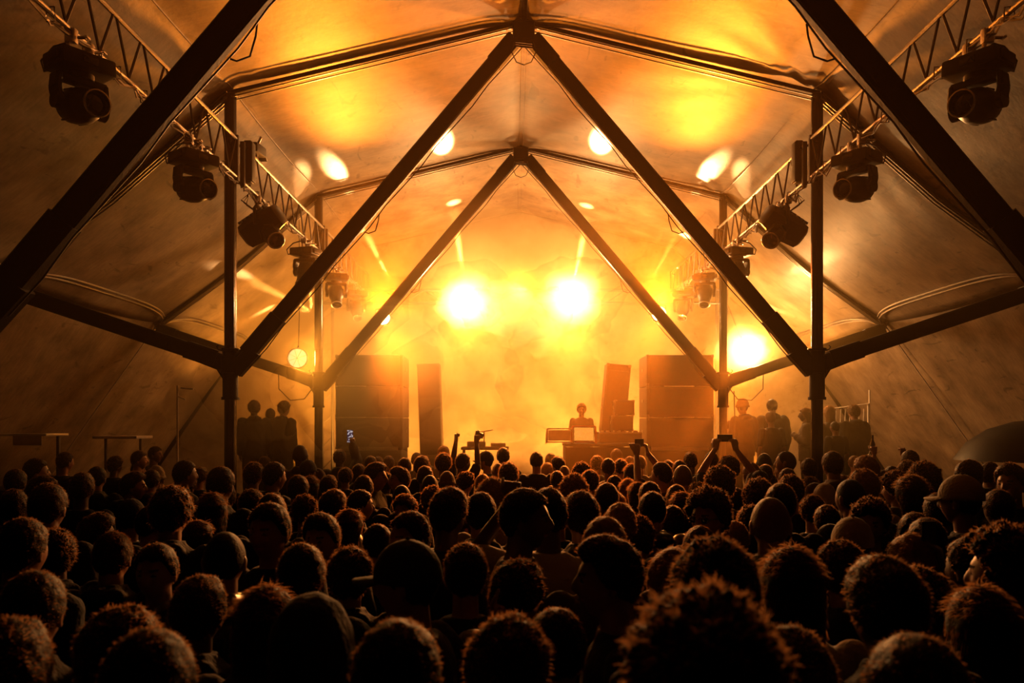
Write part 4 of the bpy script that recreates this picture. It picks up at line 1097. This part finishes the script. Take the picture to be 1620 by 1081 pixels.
ZONES = [(90, 'by the shadowed bar'), (180, 'before the pale high table'), (270, 'before the thin pale pole'), (335, 'short of the big bar-side post'), (410, 'around the big bar-side post'), (500, 'below the round fan lamp'),
    (580, 'below the lit phone'), (660, 'below the smoke-veiled stack'), (725, 'below the smoke-lost slim speaker'), (790, 'below the mid-stage equipment table'), (860, 'below the blinding glow'), (930, 'below the glowing grid lamp'),
    (1010, 'below the tilted speaker'), (1075, 'before the dark stack inner edge'), (1140, 'before the dark stack outer edge'), (1200, 'below the small guest-side post'), (1265, 'below the hazy guests'), (1330, 'around the big guest-side post'),
    (1400, 'below the leaning barrier'), (1480, 'below the raised bottle'), (1550, 'near the chest-held drink'), (1700, 'below the dark parasol')]
ROWS = [(719, 'hindmost row'), (729, 'second-last row'), (740, 'rear-third row'), (752, 'rear-middle crowd'), (768, 'mid-crowd'), (790, 'mid-front crowd'), (830, 'front-half crowd'), (900, 'close rows'), (2000, 'closest row')]
FACE = lambda a: 'seen from behind' if abs(a) <= 45 else ('in profile' if abs(a) <= 110 else 'facing the camera')
def hairword(h):
    k, t = h.split('.')
    return 'in %s %s' % (t, {'bucket': 'bucket hat', 'hood': 'hood'}.get(k, k)) if k in ('cap', 'beanie', 'bucket', 'hood') else 'with %s %s hair' % (HAIRW[k], TONE[t][1])
def make_person(x, y, ztop, r, label, group, base=0.0):
    kind, tone = r[3].split('.'); turn = math.radians(float(r[4])); hs = r[3]
    extra_h = {'buzz': .005, 'short': .020, 'crop': .030, 'wavy': .035, 'curly': .052, 'afro': .075, 'long': .02, 'bob': .026, 'bun': .09, 'tail': .013, 'cap': .028, 'beanie': .05, 'bucket': .035, 'hood': .035}[kind]
    S = (ztop-base)/(1.751+extra_h)
    t = thing('person', (x, y, base), turn+math.radians(R.uniform(-9, 9)), label, 'person', group); t.scale = (S, S, S)
    pose = r[6]
    if pose not in BODY: BODY[pose] = build_pose(pose)
    b = BODY[pose]; skin = M[('skin', 'skin_pale', 'skin', 'skin_pale', 'skin_dark')[len(people_made) % 5]]
    inst('body', b['body'], t, skin)
    c = r[5]; g_ = 'leather' if c == 'leather' else c
    if c == 'leather': inst('jacket', b['jacket'], t, M['leather'])
    else:
        q, cc = c.split('.'); inst('shirt' if q == 's' else 'jacket', b['shirt' if q == 's' else 'jacket'], t, M['c_'+cc])
    inst('trousers', TROU, t, M['c_black'] if len(people_made) % 3 else M['c_navy'])
    if kind in ('cap', 'beanie', 'bucket', 'hood'):
        inst('hair', get_hair('buzz' if kind != 'cap' else 'short', 0) if kind != 'cap' else get_hair('buzz', 0), t, M['h_brown'])
        inst({'bucket': 'bucket_hat'}.get(kind, kind), get_hat(kind), t, M['c_'+tone])
    else: inst('hair', get_hair(kind, len(people_made)), t, M[TONE[tone][0]])
    if len(r) > 7 and r[7] == 'shades': inst('sunglasses', get_hat('sunglasses'), t)
    people_made.append(t); return t
people_made = []
def clothword(c): return 'black leather jacket' if c == 'leather' else c.split('.')[1]+(' shirt' if c[0] == 's' else ' jacket')
POSEW = {'phone': 'holding a phone up', 'both': 'filming with both arms up', 'fists': 'with both arms raised', 'drink': 'one hand at chest', 'fingers': 'making a two-finger sign'}
SPECIAL = {(537, 711): 'person raising a lit phone in front of the golden smoke', (655, 856): 'person in olive cap in profile, two fingers raised by their shoulder',
  (960, 847): 'person with dark cropped hair in profile, warm light on cheek, close to camera', (833, 772): 'person with short black hair in profile, large, below the blinding glow',
  (1120, 936): 'blurred big head of curly dark hair, largest head in the crowd', (1257, 867): 'person with long dark hair and pale shirt beside the blurred big head',
  (1119, 769): 'curly-haired person in dark sunglasses turned towards the camera', (730, 717): 'person raising both arms with a small camera before the smoke',
  (868, 772): 'person in white top with one clenched fist raised below the blinding glow', (1043, 731): 'person filming with both bare arms up below the tilted speaker',
  (1160, 721): 'person filming overhead with both arms beside the small guest-side post', (246, 736): 'person in a beige beanie in the dim bar-side crowd',
  (1518, 752): 'person in a pale beige cap with brim, below the dark parasol side', (1362, 820): 'person in beige cap seen from behind, close rows, near curly-haired one',
  (1232, 788): 'person with shaved glowing fair hair and dark collar below the guests', (487, 940): 'person in shiny black hooded leather jacket, warm streak on one shoulder',
  (365, 843): 'shaven-headed person in black leather jacket, thin rim of light on scalp', (958, 818): 'person with orange-glowing short fair hair directly behind the profiled face',
  (1309, 764): 'person with pale beige hood up beside the big guest-side post', (1535, 850): 'person holding a dark phone up near the parasol edge',
  (1560, 930): 'person clutching a pale green drink in the dark', (590, 731): 'dark-haired person in olive jacket in profile, below smoke-veiled stack',
  (1254, 714): 'shaven person in profile with hand at mouth, before the hazy guests', (355, 738): 'person with broad dark head standing right at the big bar-side post',
  (475, 704): 'tall shaven-headed person veiled in haze below the round fan lamp', (1435, 845): 'person with shiny fair bowl-cut hair, close rows, glowing crown'}
labels = {}
for a in people:
    r = a[5]; key = (int(a[6]), int(a[1])); z = next(n for x_, n in ZONES if a[6] < x_); rw = next(n for y_, n in ROWS if a[1] < y_)
    lb = SPECIAL.get(key)
    if not lb:
        tw = abs(float(r[4])); tw = '' if tw < 48 else (' facing back' if tw > 110 else ' in profile')
        lb = 'person %s%s, %s, %s' % (hairword(r[3]), tw, rw, z)
        if lb in labels.values(): lb = 'person %s and %s, %s, %s' % (hairword(r[3]), clothword(r[5]), rw, z)
        if len(lb.split()) > 16: lb = lb.replace('seen ', '')
        if lb in labels.values(): lb = 'another '+lb
    labels[key] = lb
for a in sorted(people, key=lambda q: q[2]):
    px, py, d, lo, hi, r = a[:6]; p = P(px, py, d); key = (int(a[6]), int(py))
    grp = 'crowd in front of the stage'
    a.append(make_person(p.x, p.y, p.z, r, labels[key], grp))
PLL = ['person in brown beanie on the platform, broad back, first beside the small post', 'tall short-haired person on the platform, elbows out, between two others', 'fair-haired person at the front of the platform, back turned',
  'person with long fair hair in brown jacket touching the big post silhouette', 'long-haired person at the pale barrier foot, post side', 'wavy-haired person at the pale barrier far upright', 'shaven person low in front of the pale barrier',
  'person in black jacket squeezed between dark stack and small post', 'hazy person with wavy hair in golden smoke, tallest of three', 'shortest of the three smoke-hidden people, in the middle', 'hazy dark-haired person closest to the round fan lamp, smoke-hidden']
for k, r in enumerate(PLAT):
    d = float(r[7]); p = P(float(r[0]), float(r[1]), d); r2 = r[:7]
    make_person(p.x, p.y, p.z, r2, PLL[k], 'guests on the side platforms', PZ+.002)
dj = P(920, 637, 13.45); make_person(dj.x, dj.y, 2.42, '0 0 0 wavy.b 170 s.grey down'.split(), 'disc jockey in grey shirt bent in haze behind the black table', 'stage crew', DZ+.002)

# ------------------------------------------------------------------ things held up
def world_of(a, v):
    t = a[-1]; m = Matrix.Translation(t.location) @ Matrix.Rotation(t.rotation_euler.z, 4, 'Z') @ Matrix.Scale(t.scale[0], 4); return m @ Vector(v), t
def find(px, py): return next(a for a in people if int(a[6]) == px and int(a[1]) == py)
def phone(a, v, label, lit=False, s=(.074, .009, .150), roll=0):
    p, t = world_of(a, v); o = thing('smartphone', p, t.rotation_euler.z, label, 'phone'); o.rotation_euler = (0, roll, t.rotation_euler.z)
    bm = BM(); box(bm, (0, 0, 0), s, .004); new_obj('case', bm, M['black'], o)
    bm = BM(); box(bm, (0, -s[1]/2-.0006, 0), (s[0]*.92, .001, s[2]*.94)); new_obj('screen', bm, M['glow'] if lit else M['lens'], o)
    bm = BM(); box(bm, (s[0]*.25, s[1]/2+.001, s[2]*.33), (.025, .003, .03), .001); new_obj('camera_bump', bm, M['black'], o)
    return o
m = bpy.data.materials.new('phone_screen_image'); m.use_nodes = True; nt = m.node_tree; b = nt.nodes['Principled BSDF']; b.inputs['Base Color'].default_value = (.01, .01, .015, 1); b.inputs['Roughness'].default_value = .15
tc = nt.nodes.new('ShaderNodeTexCoord'); n = nt.nodes.new('ShaderNodeTexNoise'); n.inputs['Scale'].default_value = 38; nt.links.new(tc.outputs['Object'], n.inputs['Vector'])
cr = nt.nodes.new('ShaderNodeValToRGB'); cr.color_ramp.elements[0].position = .50; cr.color_ramp.elements[0].color = (.02, .02, .05, 1); cr.color_ramp.elements[1].position = .66; cr.color_ramp.elements[1].color = (.9, .8, .8, 1)
nt.links.new(n.outputs['Fac'], cr.inputs[0]); nt.links.new(cr.outputs[0], b.inputs['Emission Color']); b.inputs['Emission Strength'].default_value = .8; M['glow'] = m
phone(find(537, 711), (.135, .275, 1.965), 'lit smartphone held high before the golden smoke', True, s=(.085, .010, .185))
phone(find(1043, 731), (0, .275, 1.95), 'dark smartphone held sideways in both hands below the tilted speaker', roll=PI/2)
phone(find(1160, 721), (0, .275, 1.95), 'smartphone held sideways overhead beside the small guest-side post', roll=PI/2)
phone(find(1535, 850), (.145, .335, 1.705), 'big dark smartphone held up near the dark parasol', s=(.078, .010, .155))
a = find(730, 717); p, t = world_of(a, (.155, .16, 2.0)); o = thing('compact_camera', p, t.rotation_euler.z, 'small dark camera in a raised hand before the smoke', 'camera'); o.rotation_euler.y = .35
bm = BM(); box(bm, (0, 0, 0), (.12, .035, .065), .006); new_obj('camera_body', bm, M['black'], o)
bm = BM(); cyl(bm, (.01, .015, 0), (.01, .05, 0), .026, .024); new_obj('lens', bm, M['lens'], o)
bm = BM(); box(bm, (-.02, 0, .038), (.035, .02, .014), .003); new_obj('viewfinder', bm, M['black'], o)
a = find(1560, 930); p, t = world_of(a, (-.075, .235, 1.335)); o = thing('plastic_cup', p, 0, 'pale green drink in a plastic cup held in dim light', 'cup')
bm = BM(); lathe(bm, [(0, -.06), (.028, -.06), (.038, .05), (.040, .052), (.036, .05), (.027, -.055), (0, -.055)], 20); new_obj('cup', bm, mat('clear_cup', (.6, .65, .55), .15), o)
bm = BM(); lathe(bm, [(0, .03), (.0355, .03), (.0355, .026), (0, .026)], 20); new_obj('drink', bm, mat('green_drink', (.35, .6, .3), .1), o)
# raised bottle: its own person with arm up
r = '1412 733 24 short.b 0 s.red fists'.split(); q = P(1412, 737, 9.2); tb = make_person(q.x, q.y, min(q.z, 1.60), r, 'person in red shirt raising a bottle in the dim guest-side crowd', 'crowd in front of the stage')
pb = Matrix.Translation(tb.location) @ Matrix.Rotation(tb.rotation_euler.z, 4, 'Z') @ Matrix.Scale(tb.scale[0], 4) @ Vector((-.20, .135, 1.99))
o = thing('glass_bottle', pb, 0, 'small glass bottle raised above the dim heads', 'bottle')
bm = BM(); lathe(bm, [(0, -.07), (.028, -.07), (.030, -.06), (.030, .05), (.013, .10), (.012, .155), (.0, .156)], 18); new_obj('glass', bm, mat('bottle_glass', (.10, .07, .03), .08, 0, .9), o)
bm = BM(); lathe(bm, [(.0303, -.04), (.0303, .03)], 18); new_obj('paper_label', bm, M['pale'], o)
# wristband on the raised fists
a = find(868, 772)
for s in (-1,):
    e, w_, *_ = POSES['fist'][s]; e, w_ = Vector(e), Vector(w_); c = e.lerp(w_, .86); d = (w_-e).normalized(); ob = None
    if s < 0:
        bm = BM(); tube(bm, [c-d*.012, c+d*.012], .031, 16); ob = new_obj('wristband', bm, M['black'], a[-1])

# ------------------------------------------------------------------ haze: real scattering smoke, thick by the stage, thin over the floor
def smoke_mat(name, dens, color, aniso):
    m = bpy.data.materials.new(name); m.use_nodes = True; nt = m.node_tree; nt.nodes.clear()
    out = nt.nodes.new('ShaderNodeOutputMaterial'); v = nt.nodes.new('ShaderNodeVolumePrincipled')
    v.inputs['Color'].default_value = (*color, 1); v.inputs['Density'].default_value = dens; v.inputs['Anisotropy'].default_value = aniso
    nt.links.new(v.outputs[0], out.inputs['Volume']); return m
def haze_box(name, lo, hi, dens, color, aniso, label):
    bm = BM(); c = [(a+b)/2 for a, b in zip(lo, hi)]; box(bm, c, [b-a for a, b in zip(lo, hi)])
    o = new_obj(name, bm, smoke_mat(name, dens, color, aniso), smooth=False); tag(o, label, 'haze', kind='stuff'); return o
haze_box('stage_haze', (-5.4, 10.6, 0.01), (5.4, 16.5, 5.5), 0.042, (0.95, 0.62, 0.22), 0.35, 'golden haze filling the stage end of the tent')
haze_box('tent_haze', (-5.6, 2.0, 1.85), (5.6, 10.55, 6.6), 0.003, (1.0, 0.62, 0.22), 0.45, 'thin amber haze hanging above the crowd')
# billows: overlapping rounded masses of smoke, thickest over the middle of the stage
bm = BM(); rr = random.Random(21)
for (px, py, d, rx, ry, rz) in [(740, 480, 15.1, .95, .8, .75), (903, 476, 15.1, .95, .8, .75), (815, 520, 15.0, 1.1, .8, .8), (1176, 556, 14.8, .75, .7, .7), (640, 600, 14.8, 2.0, 1.0, 1.5), (580, 590, 12.1, 1.2, .6, 1.1), (520, 640, 12.4, .9, .6, .8),
        (688, 630, 12.7, .75, .5, .95), (780, 620, 14.6, 1.9, 1.1, 1.2), (880, 600, 14.4, 1.0, .8, .9), (700, 690, 13.2, 1.6, .8, .55), (500, 470, 14.6, 1.6, 1.2, 1.3), (430, 590, 12.9, 1.0, .8, 1.1), (800, 400, 15.0, 2.4, 1.1, .9), (1010, 520, 15.2, 1.0, .8, .8), (345, 640, 13.0, .8, .8, .8)]:
    c = P(px, py, d); g_ = bmesh.ops.create_icosphere(bm, subdivisions=4, radius=1.0)
    for v in g_['verts']:
        k = 1+.32*noise.noise(v.co*1.6+c)+.14*noise.noise(v.co*4+c); v.co = Vector((c.x+v.co.x*rx*k, min(16.45, c.y+v.co.y*ry*k), max(.05, c.z+v.co.z*rz*k)))
o = new_obj('smoke_billow', bm, smoke_mat('smoke_billow', 0.22, (1.0, 0.80, 0.42), 0.3)); tag(o, 'dense golden smoke billowing around the backlights and over the stage', 'smoke', kind='stuff')

bm = BM()
for (px, py, d, r_) in [(738, 480, 15.0, .50), (762, 492, 14.9, .34), (903, 474, 15.0, .50), (875, 490, 14.95, .36), (820, 505, 14.9, .5), (800, 480, 15.0, .42), (850, 530, 14.9, .40), (1176, 556, 14.6, .42)]:
    c = P(px, py, d); g_ = bmesh.ops.create_icosphere(bm, subdivisions=4, radius=1.0)
    for v in g_['verts']:
        k = 1+.35*noise.noise(v.co*1.9+c*3)+.16*noise.noise(v.co*5+c); v.co = Vector((c.x+v.co.x*r_*1.15*k, c.y+v.co.y*r_*.8*k, c.z+v.co.z*r_*k))
o = new_obj('smoke_puff', bm, smoke_mat('smoke_puff', 0.9, (1.0, 0.9, 0.68), 0.2)); tag(o, 'white-hot knots of smoke right in front of the backlights', 'smoke', kind='stuff')
